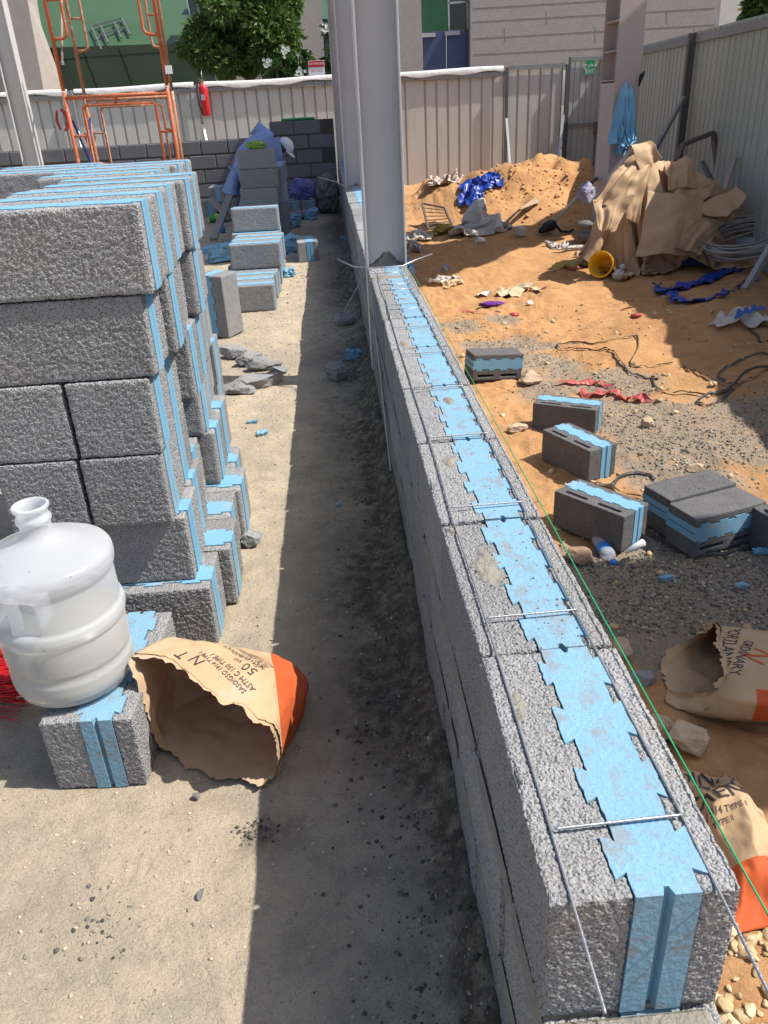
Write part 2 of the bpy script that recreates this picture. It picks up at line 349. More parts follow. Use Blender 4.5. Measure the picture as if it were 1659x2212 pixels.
cols = np.stack([dark, np.maximum(gravel_m*.85, dgr_m), yardm, grey], 1).astype(np.float32); at.data.foreach_set('color', cols.ravel())
ground = bpy.data.objects.new('ground', gme); COL.objects.link(ground); tag(ground, 'packed sandy ground with an orange soil yard beyond the block wall', 'ground', kind='structure')
mt = bpy.data.materials.new('site_soil'); mt.use_nodes = True; n = mt.node_tree; N = n.nodes.new; L = n.links.new; b = n.nodes['Principled BSDF']
b.inputs['Roughness'].default_value = .97; b.inputs['Specular IOR Level'].default_value = .08
geo = N('ShaderNodeNewGeometry'); att = N('ShaderNodeAttribute'); att.attribute_name = 'mask'; sep = N('ShaderNodeSeparateColor'); L(att.outputs['Color'], sep.inputs[0])
def noise(s, d=6, r=.6):
    q = N('ShaderNodeTexNoise'); q.inputs['Scale'].default_value = s; q.inputs['Detail'].default_value = d; q.inputs['Roughness'].default_value = r; L(geo.outputs['Position'], q.inputs['Vector']); return q.outputs[0]
def mr(v, a, c, o1=0., o2=1.):
    q = N('ShaderNodeMapRange'); q.inputs[1].default_value = a; q.inputs[2].default_value = c; q.inputs[3].default_value = o1; q.inputs[4].default_value = o2; L(v, q.inputs[0]); return q.outputs[0]
def mixc(f, A, B):
    q = N('ShaderNodeMix'); q.data_type = 'RGBA'
    if isinstance(f, float): q.inputs[0].default_value = f
    else: L(f, q.inputs[0])
    for k, c in ((6, A), (7, B)):
        if isinstance(c, tuple): q.inputs[k].default_value = (*c, 1)
        else: L(c, q.inputs[k])
    return q.outputs[2]
def mth(op, a, c):
    q = N('ShaderNodeMath'); q.operation = op
    for k, v in ((0, a), (1, c)):
        if isinstance(v, (int, float)): q.inputs[k].default_value = v
        else: L(v, q.inputs[k])
    q.use_clamp = True; return q.outputs[0]
nf = noise(9); ng = noise(60, 5, .7); nh = noise(260, 3, .6)
leftc = mixc(mr(nf, .35, .68), (.53, .435, .315), (.425, .35, .262))
leftc = mixc(mth('MULTIPLY', att.outputs['Alpha'], mr(ng, .3, .7, .4, 1.)), leftc, (.32, .275, .215))
leftc = mixc(mr(noise(4.5, 9, .75), .50, .62, 0, .55), leftc, (.36, .315, .245))
leftc = mixc(mr(noise(28, 9, .8), .54, .70, 0, .5), leftc, (.29, .25, .20))
leftc = mixc(mr(nh, .58, .68, 0, .7), leftc, (.19, .16, .13))
leftc = mixc(mr(noise(140, 3), .62, .70, 0, .5), leftc, (.60, .49, .36))
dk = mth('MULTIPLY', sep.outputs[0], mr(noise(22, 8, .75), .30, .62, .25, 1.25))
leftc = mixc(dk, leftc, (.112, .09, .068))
yc = mixc(mr(nf, .35, .68), (.51, .283, .132), (.42, .225, .098))
yc = mixc(mr(noise(1.7), .42, .62, 0, .5), yc, (.53, .31, .155))
yc = mixc(mr(noise(3.2, 8, .7), .50, .66, 0, .65), yc, (.36, .185, .085))
yc = mixc(mr(nh, .60, .70, 0, .45), yc, (.26, .14, .07))
gc = mixc(mr(nh, .42, .58), (.37, .325, .26), (.135, .12, .10))
gm = mth('MULTIPLY', sep.outputs[1], mr(noise(35, 7, .8), .28, .60, .1, 1.35))
yc = mixc(gm, yc, gc)
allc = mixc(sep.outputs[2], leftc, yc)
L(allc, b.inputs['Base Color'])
prev = None
for s, d, st, dist in ((14, 8, .7, .035), (55, 8, .7, .012), (150, 6, .8, .006), (380, 3, .7, .003)):
    bp = N('ShaderNodeBump'); bp.inputs['Strength'].default_value = st; bp.inputs['Distance'].default_value = dist; L(noise(s, d, .65), bp.inputs['Height'])
    if prev: L(prev, bp.inputs['Normal'])
    prev = bp.outputs[0]
wv = N('ShaderNodeTexWave'); wv.inputs['Scale'].default_value = 11; wv.inputs['Distortion'].default_value = 3.5; wv.inputs['Detail'].default_value = 2; wv.inputs['Detail Scale'].default_value = .35; L(geo.outputs['Position'], wv.inputs['Vector'])   # worn shoe treads
bp = N('ShaderNodeBump'); bp.inputs['Strength'].default_value = .4; bp.inputs['Distance'].default_value = .006; L(mth('MULTIPLY', wv.outputs['Fac'], mr(noise(3.3, 5, .7), .58, .70)), bp.inputs['Height']); L(prev, bp.inputs['Normal']); prev = bp.outputs[0]
L(prev, b.inputs['Normal']); gme.materials.append(mt)

# far paving behind the fence
MB().box((-70, 18.7, -.19), (80, 24.5, -.16)).build('road', mat('asphalt', (.10, .10, .10), .9, nscale=20, bump=.3, bscale=60)); tag(bpy.data.objects['road'], kind='structure')

# ------------------------------------------------------------------ scattered stones (uncountable)
def ico(sub, seed, flat=.7):
    bm = bmesh.new(); bmesh.ops.create_icosphere(bm, subdivisions=sub, radius=1)
    V = np.array([v.co for v in bm.verts]); F = np.array([[v.index for v in f.verts] for f in bm.faces]); bm.free()
    V = V*(1 + .28*vnoise(V, 1.3, seed) + .12*vnoise(V, 3, seed+1))[:, None]
    for k in range(9):                        # chipped flat facets
        r = np.random.RandomState(seed*7 + k); d = r.normal(size=3); d /= np.linalg.norm(d); h = V @ d; lim = .42 + .32*r.rand()
        V = V - np.outer(np.maximum(h - lim, 0), d)
    V[:, 2] *= flat; return V, F
def tint_mat(name, c1, c2, c3):
    mt = bpy.data.materials.new(name); mt.use_nodes = True; n = mt.node_tree; b = n.nodes['Principled BSDF']; b.inputs['Roughness'].default_value = .95; b.inputs['Specular IOR Level'].default_value = .1
    a = n.nodes.new('ShaderNodeAttribute'); a.attribute_name = 'tint'; r = n.nodes.new('ShaderNodeValToRGB')
    r.color_ramp.elements[0].color = (*c1, 1); r.color_ramp.elements[1].color = (*c3, 1); e = r.color_ramp.elements.new(.5); e.color = (*c2, 1)
    n.links.new(a.outputs['Fac'], r.inputs[0]); n.links.new(r.outputs[0], b.inputs['Base Color'])
    t = n.nodes.new('ShaderNodeTexNoise'); t.inputs['Scale'].default_value = 90; g = n.nodes.new('ShaderNodeNewGeometry'); n.links.new(g.outputs['Position'], t.inputs['Vector'])
    p = n.nodes.new('ShaderNodeBump'); p.inputs['Strength'].default_value = .5; p.inputs['Distance'].default_value = .006; n.links.new(t.outputs[0], p.inputs['Height']); n.links.new(p.outputs[0], b.inputs['Normal'])
    return mt
def scatter(name, pts, sizes, sub, m_, seed, label, cat, sink=.25, tints=None, z0=None):
    rs = np.random.RandomState(seed); pr = [ico(sub, seed + k) for k in range(7)]
    pts = np.asarray(pts); z = zg_arr(pts[:, 0], pts[:, 1]) if z0 is None else np.full(len(pts), z0); VV = []; FF = []; TT = []; base = 0
    for k in range(len(pts)):
        V, F = pr[k % 7]; a = rs.rand()*6.283; ca, sa = math.cos(a), math.sin(a); s = sizes[k]; t = rs.normal(size=2)*.25
        X = V*(s*(.8 + .5*rs.rand(3))); X = np.stack([X[:, 0]*ca - X[:, 1]*sa, X[:, 0]*sa + X[:, 1]*ca, X[:, 2] + X[:, 0]*t[0]], 1)
        VV.append(X + [pts[k, 0], pts[k, 1], z[k] + s*.7*(.5 - sink)]); FF.append(F + base); base += len(V); TT.append(np.full(len(V), tints[k] if tints is not None else rs.rand()))
    V = np.concatenate(VV); F = np.concatenate(FF).astype(np.int32); me = bpy.data.meshes.new(name)
    me.vertices.add(len(V)); me.vertices.foreach_set('co', V.ravel()); me.loops.add(F.size); me.loops.foreach_set('vertex_index', F.ravel())
    me.polygons.add(len(F)); me.polygons.foreach_set('loop_start', np.arange(0, F.size, 3, dtype=np.int32)); me.update(calc_edges=True)
    a = me.attributes.new('tint', 'FLOAT', 'POINT'); a.data.foreach_set('value', np.concatenate(TT).astype(np.float32)); me.materials.append(m_)
    o = bpy.data.objects.new(name, me); COL.objects.link(o); return tag(o, label, cat, kind='stuff')
rs = np.random.RandomState(5)
M_PEB = tint_mat('pebble_tones', (.20, .18, .155), (.40, .33, .24), (.56, .46, .34))
M_GRV = tint_mat('gravel_tones', (.105, .098, .085), (.25, .225, .18), (.46, .39, .28))
M_RUB = tint_mat('rubble_tones', (.36, .26, .145), (.50, .37, .21), (.58, .46, .30))
# small grit on the packed ground
n0 = 12500; px = rs.uniform(-1.3, .15, n0); py = .35 + rs.rand(n0)**1.9*7.5
scatter('pebbles', np.stack([px, py], 1), .0009 + .0038*rs.rand(n0)**4*(1 + .25*py), 1, M_PEB, 11, 'fine tan grit scattered over the packed ground left of the wall', 'grit')
# dark crumbs of mortar along the wall foot
n0 = 4200; px = .16 - np.abs(rs.normal(0, .10, n0)); py = .3 + rs.rand(n0)**1.3*8; px[:150] = -.25 + rs.normal(0, .022, 150); py[:150] = 1.165 + rs.normal(0, .014, 150); px[150:230] = -.02 + rs.normal(0, .02, 80); py[150:230] = 1.42 + rs.normal(0, .015, 80); px[230:300] = -.52 + rs.normal(0, .03, 70); py[230:300] = .98 + rs.normal(0, .04, 70)
scatter('mortar_crumbs', np.stack([px, py], 1), .0015 + .0055*rs.rand(n0)**3, 1, tint_mat('crumb_tones', (.05, .048, .045), (.10, .09, .08), (.19, .17, .145)), 23, 'dark mortar crumbs lying along the foot of the block wall', 'crumbs')
# gravel in the yard
P = []
for lst, k in ((PATCH, 420), (DARKG, 950)):
    for px_, py_, r in lst:
        c = G(px_, py_, -.6); q = rs.normal(0, .48*r, (int(k*(r/.35)**2*.8), 2)) + [c.x, c.y]; P.append(q)
P.append(np.stack([rs.uniform(.45, 3.2, 500), .6 + rs.rand(500)*7], 1)); P = np.concatenate(P); P = P[P[:, 0] > .42]
P = P[~((P[:, 0] > .80) & (P[:, 1] > 1.75) & (P[:, 1] < 2.45) & (P[:, 0] < 1.7))]
scatter('gravel', P, .003 + .010*rs.rand(len(P))**2.4, 1, M_GRV, 37, 'grey gravel spilled over the orange soil of the yard', 'gravel', tints=np.clip(rs.normal(.42, .3, len(P)), 0, 1))
# pale rubble at the lower right corner
q = np.stack([rs.uniform(.40, 1.35, 2200), rs.uniform(.25, 1.30, 2200)], 1)
scatter('rubble', q, .007 + .020*rs.rand(2200)**2.2, 2, M_RUB, 53, 'pale yellow stone rubble right of the near wall end', 'rubble', sink=.1)
n0 = 420; q = np.stack([rs.uniform(.5, 3.4, n0), rs.uniform(2.4, 8, n0)], 1)
scatter('stones', q, .010 + .022*rs.rand(n0)**2.5, 1, M_RUB, 67, 'small pale stones strewn over the orange yard soil', 'stones')
n0 = 500; q = np.stack([rs.normal(3.2, .7, n0), rs.normal(13.6, .6, n0)], 1)
scatter('soil_clods', q, .012 + .03*rs.rand(n0)**2.5, 1, tint_mat('clod_tones', (.36, .19, .08), (.48, .27, .12), (.58, .40, .24)), 71, 'crumbly orange clods lying on the soil heap by the fence', 'clods')

# ------------------------------------------------------------------ insulated blocks
BT, BH = .2, .191
Y_THIN, Y_THICK = -.057, .011                 # layer limits across the thickness (thin | foam | thick)
def teeth(x0, x1, y, dy, n, rs):
    pts = [(x0, y)]; L_ = x1 - x0; pitch = L_/n
    for k in range(n):
        c = x0 + pitch*(k + .5) + rs.uniform(-.004, .004); w = pitch*.22; o = .35*w
        w *= rs.uniform(.8, 1.2); e = dy*rs.uniform(.8, 1.15); pts += [(c - w, y), (c - w - o, y + e), (c + w + o, y + e*rs.uniform(.9, 1.1)), (c + w, y)]
    pts.append((x1, y)); out = [pts[0]]
    for a, b_ in zip(pts[:-1], pts[1:]):
        l = math.hypot(b_[0] - a[0], b_[1] - a[1]); k = int(l/.008)
        for i in range(1, k): out.append((a[0] + (b_[0] - a[0])*i/k + rs.uniform(-.0012, .0012), a[1] + (b_[1] - a[1])*i/k + rs.uniform(-.0012, .0012)))
        out.append(b_)
    return out
def make_block_meshes(Lx, level, seed, slotted=False, groove=True, gw=.006, wallk=False):
    rs = random.Random(seed); h = Lx/2; n = max(2, round(Lx/.1)); d = .0125
    lo = teeth(-h, h, Y_THIN, -d, n, rs); hi = teeth(-h, h, Y_THICK, d, n, rs)
    ym = (Y_THIN + Y_THICK)/2; g = gw; gl = gw*1.5
    out = {}
    thin = [(-h, -BT/2), (h, -BT/2)] + lo[::-1]
    thick = hi + [(h, BT/2), (-h, BT/2)]
    e = .0012                                  # foam stands a hair proud of its neighbours at the ends and top
    foam = [(-h - e, Y_THIN)] + lo[1:-1] + [(h + e, Y_THIN)]
    if groove: foam += [(h + e, ym - g), (h - gl, ym - g*.4), (h - gl, ym + g*.4), (h + e, ym + g)]
    foam += [(h + e, Y_THICK)] + hi[1:-1][::-1] + [(-h - e, Y_THICK)]
    if groove: foam += [(-h - e, ym + g), (-h + gl, ym + g*.4), (-h + gl, ym - g*.4), (-h - e, ym - g)]
    def ext(poly, z0, z1):
        bm = bmesh.new(); vs = [bm.verts.new((p[0], p[1], z0)) for p in poly]; f = bm.faces.new(vs)
        r = bmesh.ops.extrude_face_region(bm, geom=[f]); [setattr(v.co, 'z', z1) for v in r['geom'] if isinstance(v, bmesh.types.BMVert)]
        bmesh.ops.recalc_face_normals(bm, faces=bm.faces); return bm
    for key, poly, m_ in (('thin', thin, M_CONC), ('thick', thick, M_CONC), ('foam', foam, M_FOAMW if wallk else M_FOAM)):
        bm = ext(poly, 0 if key != 'foam' else -.0005, BH if key != 'foam' else BH + .0012)
        if (key == 'foam' and level != 'far') or slotted: bmesh.ops.triangulate(bm, faces=[f for f in bm.faces if len(f.verts) > 4])
        me = bpy.data.meshes.new('block_' + key); bm.to_mesh(me); bm.free()
        if key == 'thick' and slotted:
            o = bpy.data.objects.new('t', me); COL.objects.link(o); cut = MB(); w = Lx*.33
            for s in (-1, 1): cut.box((s*Lx*.235 - w/2, .056, BH - .13), (s*Lx*.235 + w/2, .073, BH + .02), bev=.006)
            c = cut.build('cut', M_CONC); mo = o.modifiers.new('b', 'BOOLEAN'); mo.object = c; mo.operation = 'DIFFERENCE'; mo.solver = 'EXACT'
            me = baked(o); bpy.data.objects.remove(c)
        if key != 'foam' and level != 'far':
            o = bpy.data.objects.new('t', me); COL.objects.link(o); mo = o.modifiers.new('r', 'REMESH'); mo.mode = 'VOXEL'
            mo.voxel_size = .0045 if slotted else {'near': .0033, 'mid': .0075}[level]; mo.use_smooth_shade = True; me = baked(o)
            V = mesh_V(me); Nn = mesh_N(me); S = V + seed*3.1
            amp = {'near': 1.0, 'mid': .75}[level]
            dsp = -.0005*fbm(S, 22, seed, 3) - .0018*np.clip(worley(S, 1/.0054, seed) - .40, 0, .6)/.35 - .0006*fbm(S, 200, seed+5, 2)
            ex = np.minimum.reduce([h - np.abs(V[:, 0]) + .0, np.maximum(BT/2 - np.abs(V[:, 1]), 0), np.minimum(V[:, 2], BH - V[:, 2])])
            a3 = np.sort(np.stack([h - np.abs(V[:, 0]), BT/2 - np.abs(V[:, 1]), np.minimum(V[:, 2], BH - V[:, 2])], 1), 1)
            edge = np.clip(1 - a3[:, 1]/.008, 0, 1)                     # worn arrises
            dsp = dsp - edge*(.0010 + .0035*np.clip(fbm(S, 26, seed+9, 3) - .05, 0, 1))
            set_V(me, V + Nn*(dsp*amp)[:, None])
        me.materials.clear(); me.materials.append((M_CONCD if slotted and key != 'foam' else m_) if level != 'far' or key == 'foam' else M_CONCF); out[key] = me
    return out
BM = {'near': [make_block_meshes(.404, 'near', 11, wallk=True), make_block_meshes(.404, 'near', 12, wallk=True)],
      'half': [make_block_meshes(.199, 'near', 13, gw=.002)],
      'stk': [make_block_meshes(.404, 'near', 18, gw=.002), make_block_meshes(.404, 'near', 19, gw=.002)],
      'stm': [make_block_meshes(.404, 'mid', 20, gw=.002)],
      'mid': [make_block_meshes(.404, 'mid', 14, gw=.003), make_block_meshes(.404, 'mid', 15, gw=.003)],
      'midw': [make_block_meshes(.404, 'mid', 21, wallk=True), make_block_meshes(.404, 'mid', 22, wallk=True)],
      'slot': [make_block_meshes(.404, 'mid', 16, True)],
      'far': [make_block_meshes(.404, 'far', 17, gw=.003)]}
bcount = 0
def block_parts(root, kind, k, M=None):
    ms = BM[kind][k % len(BM[kind])]
    for nm, key in (('concrete_facing', 'thin'), ('concrete_body', 'thick'), ('foam_core', 'foam')):
        o = bpy.data.objects.new(nm, ms[key]); COL.objects.link(o); o.parent = root
        if M is not None: o.matrix_local = M
def block(x, y, z, yaw, label, kind='mid', group=None, M=None, tilt=(0, 0)):
    global bcount; bcount += 1
    MM = M if M is not None else Matrix.Translation((x, y, z)) @ Euler((R_(tilt[0]), R_(tilt[1]), R_(yaw))).to_matrix().to_4x4()
    r = empty('insulated_block', (x, y, z), label, 'concrete block', group, M=MM); block_parts(r, kind, bcount); return r

# ------------------------------------------------------------------ the block wall with its columns
WX0, WX1 = .166, .366; WXC = .266
wall = empty('block_wall', (WXC, 4, 0), 'long low wall of grey blocks with a blue foam core, built up to the steel columns', 'wall')
rs2 = random.Random(3)
def wall_block(yc, zc, kind, k, dz=0.):
    ms = BM[kind][k % len(BM[kind])]
    M = Matrix.Translation((rs2.uniform(-.003, .003), yc - 4, zc + dz)) @ Euler((0, 0, R_(90 + rs2.uniform(-.7, .7)))).to_matrix().to_4x4()
    o = bpy.data.objects.new('block', ms['thick']); COL.objects.link(o); o.parent = wall; o.matrix_local = M
    p = bpy.data.objects.new('block_facing', ms['thin']); COL.objects.link(p); p.parent = o
    f = bpy.data.objects.new('foam_core', ms['foam']); COL.objects.link(f); f.parent = o
P_ = .4125
mort = MB(); k = 0
for c in range(3):
    z0 = .009 + .2*c; y0 = (.508, .302, .508)[2 - c] if c else .095
    yb = y0
    while yb < 12.85:
        L_ = .404
        if not (4.02 < yb + L_ and yb < 4.25 and yb + L_ > 4.3 and False):
            ln = .404
            if yb < 4.05 < yb + .394 or yb < 8.5 < yb + .394: pass
            kind = 'near' if yb < 2.6 and (c == 2 or yb < 1.5) else ('midw' if yb < 7 else 'far')
            wall_block(yb + ln/2, z0, kind, k, rs2.uniform(-.002, .004) if c == 2 else 0)
            # vertical joint: recessed mortar, slumped below the top
            mort.box((WX0 + .005, yb + ln - .004, z0 - .004), (WX1 - .005, yb + ln + .0125, z0 + BH - (.020 if c == 2 else .002)))
            k += 1
        yb += P_
    mort.box((WX0 + .004, y0 + .005, z0 - .0092), (WX1 - .004, 12.9, z0 + .0015))
mort.box((WX0 + .012, .300, .392), (WX1 - .012, .506, .4085), bev=.005); mort.build('mortar', M_MORT, wall)
ft = MB().box((WX0 + .002, -.6, -1.1), (WX1 - .002, 12.9, -.001)); ft.build('footing', M_CONCF, wall)
# mortar smeared out of the joints on the inner face
sm_ = MB(); r3 = random.Random(9)
for c in (1, 2):
    yy = .35
    while yy < 9:
        l = r3.uniform(.1, .32); z0 = .2*c
        n_ = 7; X = np.zeros((n_, 2, 3))
        for i in range(n_):
            t = i/(n_-1); hgt = .006 + .010*math.sin(t*math.pi)*r3.uniform(.5, 1.3)
            X[i, 0] = (WX0 + .001, yy + l*t, z0 + .004 + hgt*.4); X[i, 1] = (WX0 - .006*r3.uniform(.4, 1), yy + l*t, z0 - .004 - hgt*.6)
        sm_.grid(X); yy += l + r3.uniform(0, .05)
for yc_, xa_, xb_, ln_, h_ in ((3.80, .176, .352, .045, .010), (1.16, .20, .25, .05, .005), (1.62, .21, .245, .03, .005), (2.02, .262, .30, .04, .006), (.80, .185, .215, .04, .004), (2.62, .20, .235, .04, .006), (3.3, .25, .30, .03, .007), (1.30, .175, .20, .02, .004)):
    n_ = 16; X = np.zeros((n_, n_, 3))
    for i in range(n_):
        for j in range(n_):
            a = 2*i/(n_-1) - 1; b_ = 2*j/(n_-1) - 1; X[i, j] = ((xa_ + xb_)/2 + a*(xb_ - xa_)/2*(1 + .2*math.sin(5*b_)), yc_ + b_*ln_*(1 + .25*math.sin(4*a + yc_)), .6 - .002 + h_*max(0, 1 - a*a - b_*b_*.9) )
    f = X.reshape(-1, 3); f[:, 2] += .0022*fbm(f, 90, 5, 3); sm_.grid(X)
sm_.build('mortar_smear', M_MORT, wall, smooth=True)
q_ = np.random.RandomState(8); n0 = 1500
scatter('wall_top_crumbs', np.stack([q_.uniform(WX0 + .005, WX1 - .005, n0), .52 + q_.rand(n0)**1.2*3.4], 1), .0007 + .0018*q_.rand(n0)**3, 1, tint_mat('wall_crumb_tones', (.19, .185, .175), (.30, .285, .265), (.38, .33, .26)), 83, 'grey mortar crumbs lying along the top of the block wall', 'crumbs', z0=.6008)

# ladder reinforcement lying on the wall
def wob(p0, p1, n, a, seed):
    q = random.Random(seed); p0 = Vector(p0); p1 = Vector(p1)
    return [p0.lerp(p1, i/(n-1)) + Vector((q.uniform(-a, a), 0, q.uniform(-a*.3, a*.3))) for i in range(n)]
def rod_mb(pts, r=.0017, rib=True):
    P = [Vector(p) for p in pts]; out = []; rr = []
    for a, b_ in zip(P[:-1], P[1:]):
        n_ = max(1, int((b_ - a).length/.004)) if rib else 1
        for i in range(n_): out.append(a.lerp(b_, i/n_)); rr.append(r*(1 + (.22 if len(rr) % 2 else -.1) if rib else 1))
    out.append(P[-1]); rr.append(r); return MB().tube(out, r, 7, rr=rr)
def ladder(name, label, yA, yB, xl, xr, z, crosses, endL, endR, seed, rib):
    ob = empty(name, (xl, yA, z), label, 'wall reinforcement')
    rod_mb([Vector(p) for p in endL] + wob((xl, yA, z), (xl + .008, yB, z), 12, .0022, seed), rib=rib).build('side_rod', M_GALV, ob, True)
    rod_mb([Vector(p) for p in endR] + wob((xr, yA, z), (xr - .008, yB, z), 12, .0022, seed + 1), rib=rib).build('side_rod', M_GALV, ob, True)
    for yc in crosses: rod_mb([(xl + .003, yc - .001, z + .0055), (xr - .001, yc + .003, z + .0045)], rib=rib).build('cross_rod', M_GALV, ob, True)
    return ob
ladder('ladder_reinforcement', 'wire ladder reinforcement laid along the near top of the block wall', .62, 3.3, .191, .338, .6035, [.595, .997, 1.377, 1.75, 2.114, 2.47, 2.815, 3.19], [(.188, .40, .603)], [(.337, .40, .602)], 5, True)
ladder('ladder_reinforcement', 'wire ladder reinforcement overlapped and bent out at the foot of the front column', 2.95, 3.95, .199, .331, .609, [3.072, 3.44, 3.56, 3.83], [], [], 8, False)
w = empty('reinforcement_wire', (.2, 3.95, .6), 'bent wire ends sticking out both sides at the front column foot', 'wire')
rod_mb([(.02, 4.14, .64), (.10, 4.05, .612), (.197, 3.985, .613), (.336, 3.99, .613), (.40, 4.05, .625), (.50, 4.12, .64)], .0036, False).build('wire', M_GALV, w, True)
rod_mb([(.199, 3.9, .607), (.168, 3.97, .612), (.13, 4.0, .56), (.03, 4.0, .40)], .002, False).build('tie_wire', M_GALV, w, True)
rod_mb([(.172, 3.95, .58), (.160, 3.2, .33), (.152, 2.65, .12)], .0038, False).build('rod', M_GALV, w, True)
w2 = empty('reinforcement_wire', (.18, 8.5, .6), 'thin wire ends sticking out at the foot of the middle column', 'wire')
rod_mb([(-.1, 8.55, .72), (.10, 8.5, .66), (.19, 8.45, .61), (.34, 8.45, .61)], .004, False).build('wire', M_GALV, w2, True)
st = MB().tube([(.372, -.05, .612), (.3675, .6, .613), (.3675, 3.9, .613), (.374, 4.04, .615)], .0012, 6).build('string_line', M_GREENS); tag(st, 'green mason string stretched along the right edge of the wall top', 'string')

def ibeam(name, x0, x1, y0, y1, z0, z1, label, tf=.010, m_=M_STEEL, dirt=True):
    c = empty(name, ((x0+x1)/2, (y0+y1)/2, z0), label, 'column')
    MB().box((x0, y0, z0), (x0 + tf, y1, z1), bev=.0015).build('flange', m_, c); MB().box((x1 - tf, y0, z0), (x1, y1, z1), bev=.0015).build('flange', m_, c)
    MB().box((x0 + tf + .0005, (y0+y1)/2 - .004, z0), (x1 - tf - .0005, (y0+y1)/2 + .004, z1)).build('web', m_, c)
    return c
c1 = ibeam('steel_column', .163, .365, 4.06, 4.22, -.6, 6, 'front grey steel column rising from the block wall top')
c2 = ibeam('steel_column', .177, .377, 8.5, 8.66, -.6, 6, 'middle grey steel column rising from the wall behind the front column')
c3 = ibeam('steel_column', .172, .372, 12.86, 13.02, -.6, 6, 'far grey steel column in the corner against the block wall end')
c4 = ibeam('steel_column', -3.50, -3.31, 10.2, 10.36, -.6, 6, 'grey steel column at the left edge beside the scaffold')
for c_, xx, yy in ((c1, .264, 4.125), (c2, .277, 8.57)):
    g = MB(); X = np.zeros((13, 9, 3)); q = random.Random(4)
    for i in range(13):
        for j in range(9):
            t = i/12*2 - 1; hgt = max(.008, .075*(1 - abs(t)**.8)*(.5 + .9*q.random()))
            X[i, j] = (xx + t*.085, yy + .0085 - .005*(1 - j/8) - (.022*(1 - j/8)**4) + .002*q.random(), .598 + hgt*j/8)
    g.grid(X); g.build('mortar_splash', M_MORT, c_, True)

# ------------------------------------------------------------------ pallet stack on the left
ORD = ['bottom', 'second', 'third', 'fourth', 'fifth', 'top']; DEP = ['front', 'second', 'third', 'fourth', 'hindmost']
GR = 'blocks of the near big stack'
RX = [-.405, -.446, -.466, -.459, -.447, -.418]     # right ends per course (bottom first)
FY = [1.822, 1.868, 1.835, 1.838, 1.845, 1.838]
r4 = random.Random(21)
for c in range(6):
    for dpt in range(5):
        yb = FY[c] + dpt*.204 + .1 + (r4.uniform(-.004, .004) if dpt else 0); xr = RX[c] + (r4.uniform(-.03, .022) if dpt else 0)
        if c == 0 and dpt in (1, 3): xr += .03
        if c in (1, 2) and dpt == 2: xr -= .07
        lab = f'grey block with blue foam in the near big stack, {ORD[c]} course, {DEP[dpt]} in depth'
        z = .1935*c
        if dpt == 0 and c in (2, 3):
            for s, nm in ((0, 'right'), (1, 'left')):
                xx = xr - .0995 - s*.208
                r_ = empty('insulated_block', (xx, yb, z), f'half block at the front of the near big stack, {ORD[c]} course, {nm} of the gap', 'concrete block', GR)
                block_parts(r_, 'half', 0)
        else:
            block(xr - .197, yb, z, r4.uniform(-.6, .6), lab, 'stk' if dpt < 3 else 'stm', GR)
for c in range(6):
    for dpt in range(4):
        block(-.80 + r4.uniform(-.012, .012), 3.10 + dpt*.206, .1925*c, r4.uniform(-.6, .6), f'grey block in the rear big stack, {ORD[c]} course, {DEP[dpt]} in depth', 'stm' if c == 5 else 'far', 'blocks of the rear big stack')
for dpt in range(3): block(-1.215 + r4.uniform(-.012, .012), 3.5 + dpt*.206, .9625, r4.uniform(-.6, .6), f'grey block on the left top of the rear big stack, {DEP[dpt]} in depth', 'stm', 'blocks of the rear big stack')
for c in range(5): block(-1.215, 3.5, .1925*c, 0, f'grey block under the left top of the rear big stack, {ORD[c]} course', 'far', 'blocks of the rear big stack')

# ------------------------------------------------------------------ smaller piles further along
GP = 'blocks of the piles along the lane'
_ey = Vector((.90, -.43, 0)).normalized(); _ez = Vector((0, 0, 1)).cross(_ey)
M0 = Matrix((Vector((0, 0, 1)), _ey, _ez)).transposed().to_4x4(); M0.translation = Vector((-.727, 5.235, .198)) - _ey*.1
block(0, 0, 0, 0, 'grey block standing on end behind the big stack, toothed foam side showing', 'mid', GP, M=M0)
for i in range(5): block(-.665 + r4.uniform(-.012, .012) + (.0 if i else 0), 6.07 + .205*i, 0, 0, f'ground level grey block in the low pile before the worker, {DEP[i]} in depth', 'mid', GP)
for i in range(3): block(-.63 + r4.uniform(-.02, .02), 6.72 + .205*i, .198, 0, f'second level grey block of the stepped pile before the worker, {["front","middle","rear"][i]} one', 'mid', GP)
block(-.655, 7.42, .396, 0, 'grey block standing third high on the stepped pile, wide face to the viewer', 'mid', GP)
for i in range(2): block(-.66, 7.33 + .205*i, .198, 0, f'grey block under the third high one, {["front","rear"][i]} of two', 'far', GP)
for i in range(4): block(-.66, 7.1 + .205*i, 0, 0, f'shaded ground level grey block under the stepped pile, {DEP[i]} in depth', 'far', GP)
for c in range(5): block(-.765 + r4.uniform(-.02, .02), 9.5, .194*c, 0, f'grey block of the tall column before the worker, {ORD[c]} one', 'mid', GP)
for c in range(4):
    for i in range(5): block(-.70 + r4.uniform(-.015, .015), 9.72 + .204*i, .194*c, 0, f'shaded grey block behind the tall column, {ORD[c]} course, {DEP[i]} in depth', 'far', GP)
block(-.25, 8.16, 0, 93, 'single chipped grey block standing alone on the lane, foam end facing', 'mid', GP)
block(-.50, 12.0, 0, 90, 'left block of the pair by the far wall, violet bag on it', 'far', GP)
block(-.29, 12.0, 0, 90, 'right block of the pair by the far wall, foam end facing', 'far', GP)
block(-1.76, 12.6, .0, 92, 'lower left grey block in the dim corner behind the crossed timbers', 'far', GP)
block(-1.50, 12.6, .0, 88, 'lower right grey block in the dim corner behind the crossed timbers', 'far', GP)
